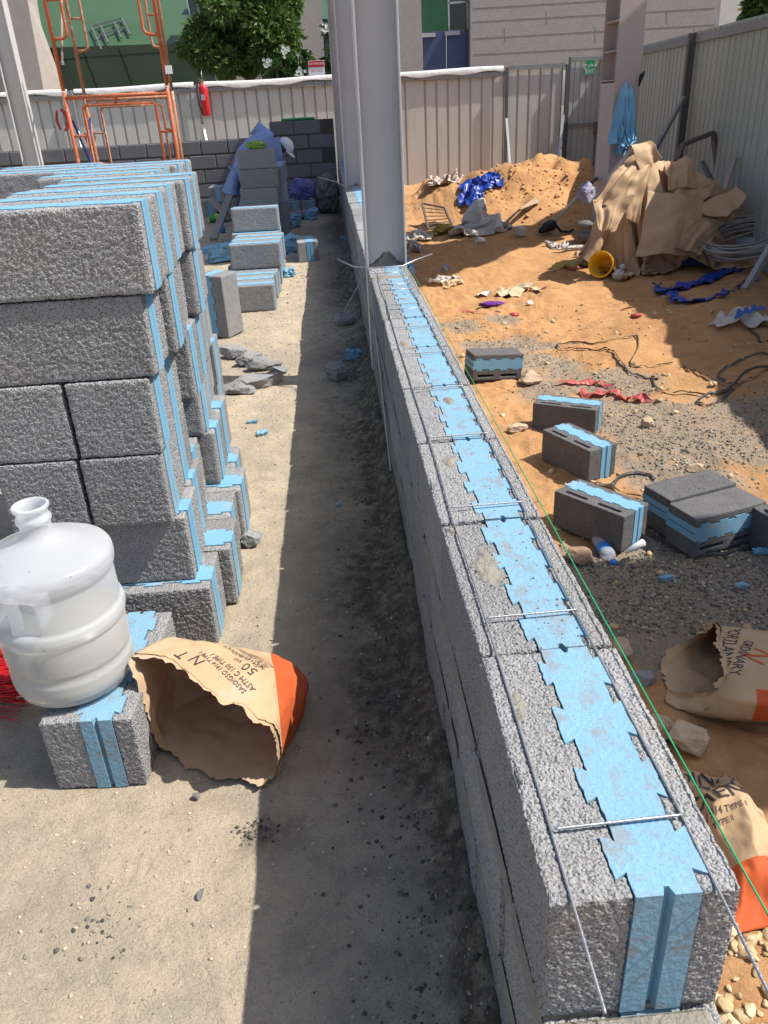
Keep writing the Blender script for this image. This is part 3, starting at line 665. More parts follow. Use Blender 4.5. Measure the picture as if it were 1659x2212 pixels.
block(-1.62, 12.55, .198, 91, 'upper grey block in the dim corner behind the crossed timbers', 'far', GP)

# ------------------------------------------------------------------ jug block and water jug
block(-.592, 1.527, 0, 87.5, 'grey block under the white water jug, blue foam end towards the viewer', 'near')
JX, JY, JZ = -.652, 1.475, .1955
jug = empty('water_jug', (JX, JY, JZ), 'big translucent white water jug standing on a grey block', 'water jug')
prof = [(.0, .004), (.085, .0), (.108, .004), (.122, .016), (.129, .034), (.131, .05), (.131, .075), (.128, .085), (.1275, .095), (.131, .105), (.132, .15), (.132, .178), (.137, .186), (.139, .200), (.137, .214), (.131, .222), (.1305, .26), (.1305, .305), (.134, .312), (.137, .322), (.1385, .335), (.1375, .350), (.133, .359), (.115, .370), (.090, .382), (.062, .395), (.046, .403), (.037, .410), (.033, .418), (.031, .426), (.0315, .436), (.0350, .444), (.0355, .450), (.032, .456), (.030, .462), (.0325, .468), (.0365, .474), (.037, .480), (.0345, .483), (.0305, .482), (.027, .473), (.026, .44)]
pf_ = []
for i in range(len(prof)-1):
    ns_ = max(1, int(math.hypot(prof[i+1][0]-prof[i][0], prof[i+1][1]-prof[i][1])/.004))
    pf_ += [(prof[i][0] + (prof[i+1][0]-prof[i][0])*k_/ns_, prof[i][1] + (prof[i+1][1]-prof[i][1])*k_/ns_) for k_ in range(ns_)]
mb = MB().lathe(pf_ + [prof[-1]], (JX, JY, JZ), 120); V = np.array(mb.v)
# recessed handle on the left-hand side
ha = R_(247); hd = np.array([math.cos(ha), math.sin(ha)]); ht = np.array([-hd[1], hd[0]])
rel = V[:, :2] - [JX, JY]; rad = np.linalg.norm(rel, axis=1); tang = rel @ ht; fwd = rel @ hd; zz = V[:, 2] - JZ
rec = (1 - sm(.046, .058, np.abs(tang)))*(fwd > 0)*sm(.222, .238, zz)*(1 - sm(.300, .314, zz))
V[:, :2] -= (rec*.064)[:, None]*hd[None, :]
V[:, 2] = JZ + (V[:, 2] - JZ)*.915
mb.v = [tuple(p) for p in V]
mt = bpy.data.materials.new('jug_plastic'); mt.use_nodes = True; n = mt.node_tree; b = n.nodes['Principled BSDF']; out = n.nodes['Material Output']
b.inputs['Base Color'].default_value = (.80, .82, .85, 1); b.inputs['Roughness'].default_value = .28; b.inputs['Specular IOR Level'].default_value = .5
tl = n.nodes.new('ShaderNodeBsdfTranslucent'); tl.inputs[0].default_value = (.80, .82, .85, 1); ms = n.nodes.new('ShaderNodeMixShader'); ms.inputs[0].default_value = .42
tp = n.nodes.new('ShaderNodeBsdfTransparent'); m2 = n.nodes.new('ShaderNodeMixShader')
tc = n.nodes.new('ShaderNodeTexCoord'); nz = n.nodes.new('ShaderNodeTexNoise'); nz.inputs['Scale'].default_value = 24; nz.inputs['Detail'].default_value = 5; n.links.new(tc.outputs['Object'], nz.inputs['Vector'])
bp = n.nodes.new('ShaderNodeBump'); bp.inputs['Strength'].default_value = .12; bp.inputs['Distance'].default_value = .004; n.links.new(nz.outputs[0], bp.inputs['Height']); n.links.new(bp.outputs[0], b.inputs['Normal'])
n2 = n.nodes.new('ShaderNodeTexNoise'); n2.inputs['Scale'].default_value = 60; n2.inputs['Detail'].default_value = 3; n.links.new(tc.outputs['Object'], n2.inputs['Vector'])
r2 = n.nodes.new('ShaderNodeMapRange'); r2.inputs[1].default_value = .70; r2.inputs[2].default_value = .74; r2.inputs[4].default_value = .8; n.links.new(n2.outputs[0], r2.inputs[0])
mx = n.nodes.new('ShaderNodeMix'); mx.data_type = 'RGBA'; mx.inputs[6].default_value = (.80, .82, .85, 1); mx.inputs[7].default_value = (.35, .31, .25, 1); n.links.new(r2.outputs[0], mx.inputs[0]); n.links.new(mx.outputs[2], b.inputs['Base Color'])
m2.inputs[0].default_value = .44; n.links.new(b.outputs[0], ms.inputs[1]); n.links.new(tl.outputs[0], ms.inputs[2]); n.links.new(ms.outputs[0], m2.inputs[1]); n.links.new(tp.outputs[0], m2.inputs[2]); n.links.new(m2.outputs[0], out.inputs[0])
M_JUG = mt
mb.build('jug_body', M_JUG, jug, True)
# grip bridging the recess
hp = []
for i in range(11):
    t = i/10; hp.append((JX + hd[0]*(.118 - .004*math.sin(t*3.14)), JY + hd[1]*(.118 - .004*math.sin(t*3.14)), JZ + (.222 + .094*t)*.915))
MB().tube(hp, .0125, 12).build('grip', M_JUG, jug, True)
wm = mat('still_water', (.27, .26, .21), .3, nscale=4, contrast=.05, spec=.3)
MB().lathe([(0, .008), (.10, .008), (.124, .03), (.1275, .05), (.127, .07), (.124, .095), (.127, .11), (.128, .165), (.0, .166)], (JX, JY, JZ), 48).build('water', wm, jug, True)

# ------------------------------------------------------------------ broom at the left edge
br = empty('broom', (-1.0, 1.75, 0), 'broom head with long red bristles lying left of the water jug', 'broom')
hb = MB(); q = random.Random(2)
for i in range(420):
    t = q.random(); p0 = Vector((-1.03 + .05*t + q.uniform(-.004, .004), 1.60 + .42*t, .055 + q.uniform(-.016, .016)))
    d = Vector((.17, -.05 + .05*q.random(), q.uniform(-.05, .03))); e = p0 + d*q.uniform(.85, 1.05)
    hb.tube([p0, p0.lerp(e, .5) + Vector((0, 0, q.uniform(-.004, .006))), e], .0016, 4, cap=False)
hb.build('bristles', M_BRIST, br)
MB().bar((-1.03, 1.58, .055), (-.975, 2.05, .055), .055, .05).build('broom_head', M_WOOD, br)
MB().tube([(-1.035, 1.80, .07), (-1.09, 1.80, .085)], .017, 12).build('socket', mat('brass', (.6, .42, .15), .35, metal=.8), br, True)
MB().tube([(-1.08, 1.80, .085), (-1.7, 1.85, .25)], .0125, 10).build('handle', M_WOOD, br, True)

# ------------------------------------------------------------------ paper cement bags
def resample(ring, n):
    P = [Vector(p) for p in ring]; P.append(P[0]); L_ = [0]
    for a, b_ in zip(P[:-1], P[1:]): L_.append(L_[-1] + (b_ - a).length)
    out = []; k = 0
    for i in range(n):
        s = L_[-1]*i/n
        while L_[k+1] < s: k += 1
        out.append(P[k].lerp(P[k+1], (s - L_[k])/max(1e-9, L_[k+1] - L_[k])))
    return np.array(out)
def make_bag(name, label, rings, ts, nR, nT, crumple, planes, seed, closed=True, mats=None, tear=.007):
    A = [resample(r, nR) for r in rings]; X = np.zeros((nT, nR+1, 3))
    for i in range(nT):
        t = i/(nT-1); k = 0
        while k < len(ts)-2 and t > ts[k+1]: k += 1
        u = (t - ts[k])/(ts[k+1] - ts[k])
        # Catmull-Rom through the rings
        p0 = A[max(k-1, 0)]; p1 = A[k]; p2 = A[k+1]; p3 = A[min(k+2, len(A)-1)]
        R = .5*((2*p1) + (p2 - p0)*u + (2*p0 - 5*p1 + 4*p2 - p3)*u*u + (3*p1 - p0 - 3*p2 + p3)*u**3)
        X[i, :nR] = R; X[i, nR] = R[0]
    fl = X.reshape(-1, 3); c = fl.mean(0)
    dirn = fl - c; dirn /= np.linalg.norm(dirn, axis=1)[:, None]
    cr = (1 - np.abs(fbm(fl, 7, seed, 3)))*crumple*1.2 - crumple + fbm(fl, 26, seed+3, 2)*crumple*.22
    fl = fl + dirn*cr[:, None]; X = fl.reshape(X.shape)
    ax = (A[-1].mean(0) - A[0].mean(0)); ax /= np.linalg.norm(ax)          # ragged torn mouth
    for i in range(min(5, nT)):
        q = fbm(X[0, :, :], 90, seed+5, 3)*tear*.7 + vnoise(X[0], 14, seed+6)*tear
        X[i] += ax*(q*(1 - i/5))[:, None]
    X[:, nR] = X[:, 0]
    X[:, :, 2] = np.maximum(X[:, :, 2], zg_arr(X[:, :, 0], X[:, :, 1]) + .006)
    mb = MB(); V = X[:, :nR].reshape(-1, 3); F = []; MI = []
    for i in range(nT-1):
        for j in range(nR):
            F.append((i*nR + j, i*nR + (j+1) % nR, (i+1)*nR + (j+1) % nR, (i+1)*nR + j)); MI.append(0)
    if closed:
        ce = V[(nT-1)*nR:].mean(0); V = np.concatenate([V, ce[None]]); 
        for j in range(nR): F.append(((nT-1)*nR + j, (nT-1)*nR + (j+1) % nR, len(V)-1)); MI.append(0)
    mb.add(V, F)
    bm = bmesh.new(); bv_ = [bm.verts.new(p) for p in V]
    for f in F:
        try: bm.faces.new([bv_[i] for i in f])
        except ValueError: pass
    for co, no in planes: bmesh.ops.bisect_plane(bm, geom=bm.verts[:] + bm.edges[:] + bm.faces[:], plane_co=co, plane_no=no)
    bm.verts.index_update(); mb = MB(); mb.add([v.co for v in bm.verts], [[v.index for v in f.verts] for f in bm.faces])
    for fi, f in enumerate(bm.faces):
        if all((f.calc_center_median() - Vector(co)).dot(no) > 0 for co, no in planes): mb.m[fi] = 1
    bm.free()
    root = empty(name, (float(V[:, 0].mean()), float(V[:, 1].mean()), ZB[0]), label, 'cement bag')
    o = mb.build('paper_sack', mats or [M_PAPER, M_PAPERO], root, True)
    ply = MB(); Xi = X[:4].copy(); q = fbm(X[0], 70, seed+15, 3)*tear + vnoise(X[0], 18, seed+16)*tear*1.4   # torn inner ply
    for i in range(4):
        c_ = X[i].mean(0); Xi[i] = c_ + (X[i] - c_)*.982 - ax*((tear*1.5 + q)*(1 - i/3.))[:, None]*1.3
    ply.grid(Xi).build('inner_ply', (mats or [M_PAPER])[0], root, True, fixn=False)
    bv = BVHTree.FromPolygons([Vector(p) for p in V], F)
    return root, bv, V
TXT = []
def text_mesh(s, size, font=None):
    cu = bpy.data.curves.new('t', 'FONT'); cu.body = s; cu.size = size; cu.resolution_u = 2; cu.align_x = 'CENTER'; cu.align_y = 'CENTER'
    if font: cu.font = font
    o = bpy.data.objects.new('t', cu); COL.objects.link(o); me = baked(o); bpy.data.curves.remove(cu); return me
def put_text(s, size, name, mt_, parent, to_world, cutlen=.012, offs=.0015, bvh=None, dirn=None, bold=0, wx=1.0, zmin=-9):
    """letters laid over a surface: to_world maps (u,v) to a point, then it is dropped on the surface along dirn"""
    me = text_mesh(s, size); bm = bmesh.new(); bm.from_mesh(me); bpy.data.meshes.remove(me)
    bmesh.ops.triangulate(bm, faces=bm.faces)
    if cutlen:
        for _ in range(3):
            le = [e for e in bm.edges if e.calc_length() > cutlen]
            if not le: break
            bmesh.ops.subdivide_edges(bm, edges=le, cuts=1); bmesh.ops.triangulate(bm, faces=[f for f in bm.faces if len(f.verts) > 3])
    ok = True; V = []
    for v in bm.verts:
        p = to_world(v.co.x*wx, v.co.y)
        if bvh is not None:
            h = bvh.ray_cast(p, dirn)
            if h[0] is not None and h[0].z > zmin: p = h[0] - dirn*offs
            else: p = None
        V.append(p)
    bm.verts.index_update(); F = [[v.index for v in f.verts] for f in bm.faces]; bm.free()
    F = [f for f in F if all(V[i] is not None for i in f)]
    if cutlen: F = [f for f in F if max((V[f[i]] - V[f[i-1]]).length for i in range(3)) < cutlen*2.2]
    if not F: return None
    use = sorted({i for f in F for i in f}); ix = {a: k for k, a in enumerate(use)}
    mb = MB().add([V[i] for i in use], [[ix[i] for i in f] for f in F])
    return mb.build(name, mt_, parent, fixn=False)
def plane_map(o, u, v):
    o = Vector(o); u = Vector(u).normalized(); v = Vector(v).normalized()
    return lambda a, b_: o + u*a + v*b_

RJ = (400, 2000, 1050, 2650); DN = Vector((0, 0, -1))
ZB = [0.0]
def J(x, y, z): return G(*PZ(RJ, x, y), z)
mouth = [J(1200, 1440, .004), J(870, 1368, .004), J(530, 1255, .006), J(320, 1095, .02), J(262, 950, .07), J(232, 790, .13), J(150, 560, .205), J(75, 400, .250), J(90, 320, .258), J(330, 335, .262), J(520, 455, .255), J(690, 600, .242), J(860, 728, .228), J(1000, 735, .218), J(1150, 865, .200), J(1262, 915, .175), J(1322, 1010, .13), J(1342, 1200, .06), J(1305, 1375, .01)]
mid = [(-.205, 1.43, .003), (-.30, 1.46, .003), (-.42, 1.50, .003), (-.475, 1.54, .02), (-.48, 1.57, .07), (-.475, 1.58, .13), (-.47, 1.57, .19), (-.455, 1.55, .235), (-.43, 1.545, .232), (-.37, 1.52, .238), (-.31, 1.48, .234), (-.25, 1.43, .238), (-.20, 1.39, .21), (-.172, 1.385, .15), (-.165, 1.39, .08), (-.18, 1.41, .02)]
mid2 = [(-.175, 1.52, .003), (-.27, 1.58, .003), (-.38, 1.63, .003), (-.42, 1.645, .03), (-.425, 1.65, .08), (-.40, 1.62, .14), (-.35, 1.585, .165), (-.28, 1.55, .18), (-.22, 1.51, .168), (-.17, 1.485, .14), (-.145, 1.48, .08), (-.15, 1.49, .02)]
end = [(-.15, 1.60, .003), (-.24, 1.665, .003), (-.34, 1.70, .003), (-.345, 1.70, .04), (-.30, 1.66, .09), (-.24, 1.62, .115), (-.18, 1.59, .10), (-.14, 1.575, .06), (-.135, 1.58, .02)]
mids = [mid, mid2]
bagrings = [mouth] + mids + [end]
# start every ring at its own lower right point so that they correspond
pA = J(1170, 245, .2); pB = J(1215, 600, .21); pC = J(1450, 890, .06)
nrm = (pB - pA).cross(Vector((.05, .02, 1))).normalized()
if nrm.dot(Vector((1, 1, 0))) < 0: nrm = -nrm
bag1, bv1, _ = make_bag('cement_bag', 'torn open brown paper cement bag beside the water jug, mouth towards the viewer', bagrings, [0, .36, .72, 1], 150, 64, .010, [(pB + nrm*.016, nrm)], 3)
def bagtxt(s, px, py, qx, qy, size, z=.26, mt_=M_INK, wx=1.0):
    a = J(px, py, z); b_ = J(qx, qy, z); u = (b_ - a).normalized(); v = Vector((-u.y, u.x, 0)); mid_ = (a + b_)/2; mid_.z = .6
    if not size:
        me = text_mesh(s, 1.0); size = (b_ - a).length/max(.01, np.ptp(mesh_V(me)[:, 0])); bpy.data.meshes.remove(me)
    put_text(s, size, 'printed_text', mt_, bag1, plane_map(mid_, u, v), bvh=bv1, dirn=DN, wx=wx, zmin=.11)
bagtxt('50', 1118, 560, 1018, 522, .034, .205)
bagtxt('KGS', 1000, 490, 945, 463, 0, .205)
bagtxt('SAUDI PRODUCT', 1135, 520, 865, 345, 0, .20)
bagtxt('ASTM C 150 TYPE I', 1085, 590, 750, 355, 0, .235)
bagtxt('SASO/GSO 1914 TYPE I', 1010, 615, 655, 350, 0, .235)
bagtxt('HEAD OFFICE: RIYADH', 1170, 460, 935, 250, 0, .22)
bagtxt('TEL 92 000 4324 - FAX 92', 1185, 440, 965, 245, 0, .22)
bagtxt('FACTORY MARAT', 1200, 420, 1045, 285, 0, .22)
bagtxt('customer@citycement', 1212, 402, 1050, 255, 0, .22)
bagtxt('www.citycement', 1235, 380, 1100, 240, 0, .22)
bagtxt('N', 640, 395, 600, 365, .042, .25); bagtxt('T', 520, 335, 470, 305, .042, .255)

# second and third bags in the yard, right of the wall
ZB[0] = -.6
RI = (1900, 1900, 2500, 2600)
def I(x, y, z): return G(*PZ(RI, x, y), z)
def GI(px, py, z): return G(px, py, z)
m2 = [I(760, 960, -.585), I(715, 740, -.57), I(770, 600, -.53), I(950, 500, -.49), I(1110, 440, -.46), I(1190, 340, -.44), I(1240, 400, -.40), I(1235, 560, -.385), I(1290, 700, -.38), I(1285, 830, -.39), I(1200, 960, -.43), I(1050, 1000, -.50), I(850, 985, -.57)]
r_a = [I(800, 1180, -.59), I(1100, 700, -.59), I(1300, 420, -.59), I(1330, 390, -.5), I(1400, 420, -.42), I(1450, 600, -.37), I(1480, 800, -.36), I(1400, 1050, -.40), I(1200, 1180, -.49), I(900, 1170, -.57)]
dx2 = I(1659, 1250, -.59) - I(900, 1150, -.59); dx2.z = 0; u2 = dx2.normalized()
far_ = lambda ring, k, sz=1.0: [Vector(p) + u2*k for p in ring]
bag2, bv2, _ = make_bag('cement_bag', 'brown paper cement bag lying on the gravel right of the wall, red print, torn mouth', [m2, r_a, far_(r_a, .30), far_(r_a, .36)], [0, .25, .9, 1], 110, 50, .008, [(I(1510, 1140, -.47), u2), (I(1510, 1140, -.47), Vector((u2.y, -u2.x, 0)))], 8)
def T2(s, p, q, size, z=-.38, mt_=M_INK, wx=1):
    a = I(*p, z); b_ = I(*q, z); u = (b_ - a).normalized(); v = Vector((-u.y, u.x, 0)); c = (a + b_)/2; c.z = 0
    put_text(s, size, 'printed_text', mt_, bag2, plane_map(c, u, v), bvh=bv2, dirn=DN, wx=wx, zmin=-.525)
T2('ORDINARY', (1500, 470), (1340, 850), .048); T2('PORTLAND', (1370, 330), (1250, 720), .060); T2('CE', (1235, 420), (1215, 520), .05)
T2('N', (1640, 620), (1480, 720), .11, mt_=M_PAPERO)
AR = '\ufe94\ufee8\ufbfe\ufeaa\ufee4\ufedf\ufe8d'
T2(AR, (1100, 1100), (1390, 1260), .055, -.46, M_INKG)
T2(AR, (1500, 1320), (1700, 1420), .05, -.47, M_INKW)
# crumpled bag
X = np.zeros((64, 64, 3)); cr = [I(860, 1660, -.52), I(1480, 1750, -.5), G(1720, 2010, -.52), G(1560, 2010, -.54)]
cr = [G(1462, 1655, -.50), G(1600, 1690, -.50), G(1760, 1960, -.52), G(1600, 2010, -.55)]
for i in range(64):
    for j in range(64):
        s, t = i/63, j/63; p = (cr[0]*(1-s) + cr[1]*s)*(1-t) + (cr[3]*(1-s) + cr[2]*s)*t; X[i, j] = p
f = X.reshape(-1, 3); f0 = f.copy(); ed = np.minimum(np.minimum(np.arange(64)[:, None], 63 - np.arange(64)[:, None]), np.minimum(np.arange(64)[None], 63 - np.arange(64)[None])).ravel()/63
f[:, 2] += .045*(1 - np.abs(fbm(f0*[1, 1, 0], 5.5, 5, 2))*1.6) + .006*fbm(f0, 30, 6, 2) - .03 + .05*sm(0, .25, ed)
f[:, 0] += .02*vnoise(f0, 9, 7)*(1 - sm(0, .1, ed)) ; f[:, 1] += .03*vnoise(f0, 12, 8)*(1 - sm(0, .1, ed))
mb = MB().grid(f.reshape(64, 64, 3)); low = [zg(*p[:2]) for p in f[::1]] if False else None
oc = (cr[3]*.6 + cr[0]*.4); od = (cr[3] - cr[0]).normalized()
for k_, fc in enumerate(mb.f):
    c = Vector(np.mean([mb.v[i] for i in fc], 0))
    if (c - G(1610, 1880, -.52)).dot(od) > 0: mb.m[k_] = 1
bag3 = empty('cement_bag', (1.0, 1.2, -.6), 'crumpled empty brown cement bag by the near wall end, PORTLAND CEMENT lettering', 'cement bag')
b3 = mb.build('paper_sack', [M_PAPER, M_PAPERO], bag3, True); _so = b3.modifiers.new('s', 'SOLIDIFY'); _so.thickness = .002; _so.offset = 0
bv3 = BVHTree.FromPolygons([Vector(p) for p in mb.v], mb.f)
def T3(s, p, q, size, mt_=M_INK, wx=1, z=-.48):
    a = G(*p, z); b_ = G(*q, z); u = (b_ - a).normalized(); v = Vector((-u.y, u.x, 0)); c = (a + b_)/2; c.z = 0
    put_text(s, size, 'printed_text', mt_, bag3, plane_map(c, u, v), bvh=bv3, dirn=DN, wx=wx, offs=.004)
T3('ORDINARY', (1440, 1665), (1590, 1668), .062); T3('PORTLAND', (1455, 1700), (1640, 1698), .072); T3('CEMENT', (1465, 1740), (1610, 1722), .072)
T3('SASO/GSO 1914 TYPE I', (1470, 1764), (1580, 1757), .022); T3('ASTM C 150 TYPE I', (1480, 1782), (1560, 1774), .020)

# ------------------------------------------------------------------ rocks, block fragments, foam scraps
def lump(name, loc, size, yaw, m_, label, cat, seed, sub=3, group=None, rough=.10, flat=None):
    bm = bmesh.new(); bmesh.ops.create_icosphere(bm, subdivisions=sub, radius=1); V = np.array([v.co for v in bm.verts]); F = [[v.index for v in f.verts] for f in bm.faces]; bm.free()
    rs = np.random.RandomState(seed)
    for k in range(14):
        d = rs.normal(size=3); d /= np.linalg.norm(d); h = V @ d; lim = .58 + .3*rs.rand(); V = V - np.outer(np.maximum(h - lim, 0), d)
    V = V*(1 + .12*vnoise(V, 1.4, seed) + rough*.6*fbm(V, 4, seed+2, 3))[:, None]
    V = V*np.array(size); c, s = math.cos(R_(yaw)), math.sin(R_(yaw)); V = np.stack([V[:, 0]*c - V[:, 1]*s, V[:, 0]*s + V[:, 1]*c, V[:, 2]], 1)
    V[:, 2] -= V[:, 2].min()*.82; mb = MB().add(V + np.array(loc), F); o = mb.build(name, m_, None, False)
    return tag(o, label, cat, group)
def gz(px, py, z): p = gr(px, py); return (p.x, p.y, p.z)
lump('rock', gz(1480, 1620, -.6), (.085, .065, .055), 20, M_ROCK, 'large pale tan rock lying between the two cement bags', 'rock', 1, 4)
lump('rock', gz(1420, 1590, -.6), (.05, .07, .04), 60, M_ROCK, 'ochre rock half hidden by the wall left of the large rock', 'rock', 2, 4)
lump('rock', gz(1335, 1420, -.6), (.06, .065, .05), 40, M_ROCK, 'rounded tan rock close behind the green string', 'rock', 3, 4)
lump('rock', gz(1147, 828, -.6), (.105, .09, .055), 10, M_ROCK, 'pale brown rock beside the broken block lying in the yard', 'rock', 4, 4)
lump('rock', gz(1118, 932, -.6), (.075, .05, .03), 10, M_ROCK, 'flat pale stone left of the standing yard blocks', 'rock', 5, 4)
lump('rock', gz(1250, 1215, -.6), (.075, .06, .04), -30, mat('brown_rock', (.30, .20, .13), .9, nscale=12, bump=.6, bscale=40), 'brown squarish rock beside the crushed water bottle', 'rock', 6, 4)
lump('rock', gz(1398, 922, -.6), (.055, .045, .035), 0, M_ROCK, 'pale stone on the grey gravel behind the yard blocks', 'rock', 7)
lump('rock', gz(1500, 1022, -.6), (.06, .03, .03), 0, M_ROCK, 'tan stone just behind the pair of lying blocks', 'rock', 8)
lump('block_chunk', gz(1388, 1475, -.6), (.055, .05, .03), 30, M_CONC, 'dark grey chunk of block lying behind the green string', 'block fragment', 31)
FR = [(505, 775, .11, .06, .05), (537, 790, .10, .07, .045), (563, 800, .09, .055, .045), (590, 793, .07, .045, .02), (602, 806, .055, .04, .025), (500, 850, .10, .05, .03), (553, 838, .17, .06, .05), (525, 850, .08, .05, .03), (735, 822, .075, .07, .06), (745, 702, .08, .05, .05), (545, 1180, .05, .035, .035)]
FL = ['dark chunk of broken block at the left end of the rubble', 'rough chunk of broken block left of the sharp one', 'sharp edged chunk of broken block in the middle of the rubble', 'flat flake of block right of the rubble chunks', 'small lone grey fragment near the shadow edge', 'thin slab fragment beside the big stack corner', 'largest slab of broken block on the lane', 'splintered bits left under the largest slab', 'dark lump of block in the wall shade', 'dark pointed lump further along in the wall shade', 'wedge of grey block at the foot of the big stack']
for k, (px, py, a, b_, c) in enumerate(FR): lump('block_fragment', gz(px, py, 0), (a, b_, c), (k*47) % 60 - 25, M_CONC, FL[k], 'block fragment', 40 + k, 4, 'broken block fragments', .16)
def foam_scrap(px, py, sx, sy, sz, yaw, z0, label, seed, m_=M_FOAM):
    p = G(px, py, z0); q = random.Random(seed); bm = bmesh.new(); bmesh.ops.create_cube(bm, size=1); bmesh.ops.subdivide_edges(bm, edges=bm.edges[:], cuts=4, use_grid_fill=True)
    for v in bm.verts:
        k = 1 + .22*q.uniform(-1, 1)*(abs(v.co.x) > .4 or abs(v.co.y) > .4); v.co = Vector((v.co.x*sx*k, v.co.y*sy*k, (v.co.z + .5)*sz*(1 + .2*q.uniform(-1, 1)) + .3*v.co.x*sx*q.uniform(.2, .5)*(z0 == 0)))
    bm.transform(Matrix.Translation((p.x, p.y, zg(p.x, p.y) + .004)) @ Euler((q.uniform(-.1, .1), q.uniform(-.1, .1), R_(yaw))).to_matrix().to_4x4())
    me = bpy.data.meshes.new('foam_scrap'); bm.to_mesh(me); bm.free(); me.materials.append(m_); o = bpy.data.objects.new('foam_scrap', me); COL.objects.link(o)
    return tag(o, label, 'foam scrap', 'blue foam scraps')
for k, (px, py, sx, sy, sz, yaw, lab) in enumerate([
    (762, 778, .085, .05, .05, -10, 'blue foam piece lying in the wall shade'), (624, 597, .10, .10, .06, 10, 'square pale blue foam piece right of the low pile'),
    (612, 548, .30, .22, .16, 30, 'crumpled heap of pale blue foam beside the lone block'), (628, 492, .24, .2, .14, 15, 'dim blue foam lump at the foot of the shaded pile'),
    (622, 525, .13, .08, .04, 40, 'small shaded blue foam flake on the lane'), (485, 565, .26, .2, .14, 10, 'pale blue foam chunk left of the stepped pile'),
    (470, 545, .36, .14, .07, 20, 'flat blue foam offcut left behind the stepped pile'), (545, 911, .05, .012, .01, 0, 'thin blue foam sliver on the sunlit lane'),
    (567, 938, .045, .03, .015, 20, 'little blue foam crumb right of the sliver'), (553, 834, .06, .02, .01, 0, 'blue sliver behind the largest slab'), (729, 1092, .022, .01, .008, -40, 'tiny blue foam strip in the shade near the middle'),
    (745, 515, .1, .06, .03, 0, 'small blue foam bit under the far shade')]): foam_scrap(px, py, sx, sy, sz, yaw, 0, lab, 60 + k)
p = G(433, 1935); lump('pebble_stone', (p.x, p.y, 0), (.008, .016, .008), -20, mat('grey_stone', (.16, .155, .145), .9), 'dark elongated pebble alone on the bright foreground sand', 'pebble', 90, 2)
p = G(424, 1722); lump('pebble_stone', (p.x, p.y, 0), (.009, .009, .006), -20, MT['grey_stone'], 'small grey pebble just below the torn cement bag', 'pebble', 91, 2)

# ------------------------------------------------------------------ blocks in the yard
GY = 'loose blocks in the yard'
block(1.42, 4.688, -.6, 149.5, 'grey block standing in the yard, farthest of three in a row', 'slot', GY)
block(1.32, 4.11, -.6, 115, 'grey block standing in the yard, middle of three in a row', 'slot', GY)
block(1.20, 3.34, -.6, 126.5, 'grey block standing in the yard, nearest of three in a row', 'slot', GY)
def lie(cx, cy, zc, ang, slot_dir=-1, tilt=0):
    ex = Vector((-math.cos(R_(ang)), -math.sin(R_(ang)), 0)); ez = Vector((math.sin(R_(ang)), -math.cos(R_(ang)), 0))*(-slot_dir)
    ey = ez.cross(ex); M = Matrix((ex, ey, ez)).transposed().to_4x4()
    if tilt: M = Matrix.Rotation(R_(tilt), 4, 'Y') @ M
    M = Matrix.Translation((cx, cy, zc)) @ M @ Matrix.Translation((0, 0, -BH/2)); return M
block(0, 0, 0, 0, 'grey block lying flat on the right, front one of the pair', 'slot', GY, M=lie(1.70, 3.17, -.497, 18))
block(0, 0, 0, 0, 'grey block lying flat on the right, rear one of the pair', 'slot', GY, M=lie(1.655, 3.375, -.495, 18.5))
block(0, 0, 0, 0, 'broken block lying on its side by the wall, hollow slots showing', 'slot', GY, M=lie(1.17, 5.86, -.492, 10, -1, 5))
block(1.975, 2.95, -.6, 100, 'grey block cut off by the right edge of the view', 'slot', GY)

# ------------------------------------------------------------------ drape solver for cloth and sheets
def drape(X, steps, rest, cols=(), pin=None, grav=.0012, floor=None, damp=.97, iters=5, fric=.5, seed=0):
    """relax a grid X (n,m,3) under gravity with stretch limits; cols are (centre, radius) balls it lies on"""
    n, m_ = X.shape[:2]; V = np.zeros_like(X)
    rx, ry = rest; C = []
    for (di, dj, r) in ((1, 0, rx), (0, 1, ry), (1, 1, math.hypot(rx, ry)), (1, -1, math.hypot(rx, ry)), (2, 0, 2*rx), (0, 2, 2*ry)):
        for par in (0, 1):
            C.append((di, dj, r, par, 1.0 if abs(di) + abs(dj) < 2 or (di and dj) else .30))
    I0 = np.arange(n); J0 = np.arange(m_)
    for s in range(steps):
        V *= damp; V[:, :, 2] -= grav; Xn = X + V
        for _ in range(iters):
            for di, dj, r, par, kf in C:
                ia = I0[:n - di]; ia = ia[(ia//max(di, 1)) % 2 == par] if di else ia
                ja = J0[:m_ - abs(dj)] + (0 if dj >= 0 else -dj)
                if not di: ja = ja[(ja//max(abs(dj), 1)) % 2 == par]
                if len(ia) == 0 or len(ja) == 0: continue
                A = np.ix_(ia, ja); B = np.ix_(ia + di, ja + dj)
                d = Xn[B] - Xn[A]; l = np.sqrt((d*d).sum(-1)) + 1e-9; q = ((l - r)/l*.5*kf)[..., None]*d
                Xn[A] += q; Xn[B] -= q
            for c, rad in cols:
                d = Xn - np.array(c); l = np.sqrt((d*d).sum(-1)) + 1e-9; hit = l < rad
                Xn[hit] += (d[hit]/l[hit][:, None])*(rad - l[hit])[:, None]
            if floor is not None: Xn[:, :, 2] = np.maximum(Xn[:, :, 2], floor)
            if pin is not None: Xn[pin[0]] = pin[1]
        V = Xn - X
        if floor is not None: V[Xn[:, :, 2] <= floor + 1e-4] *= (1 - fric)
        for c, rad in cols:
            l = np.sqrt(((Xn - np.array(c))**2).sum(-1)); V[l < rad*1.02] *= (1 - fric)
        X = Xn
    return X
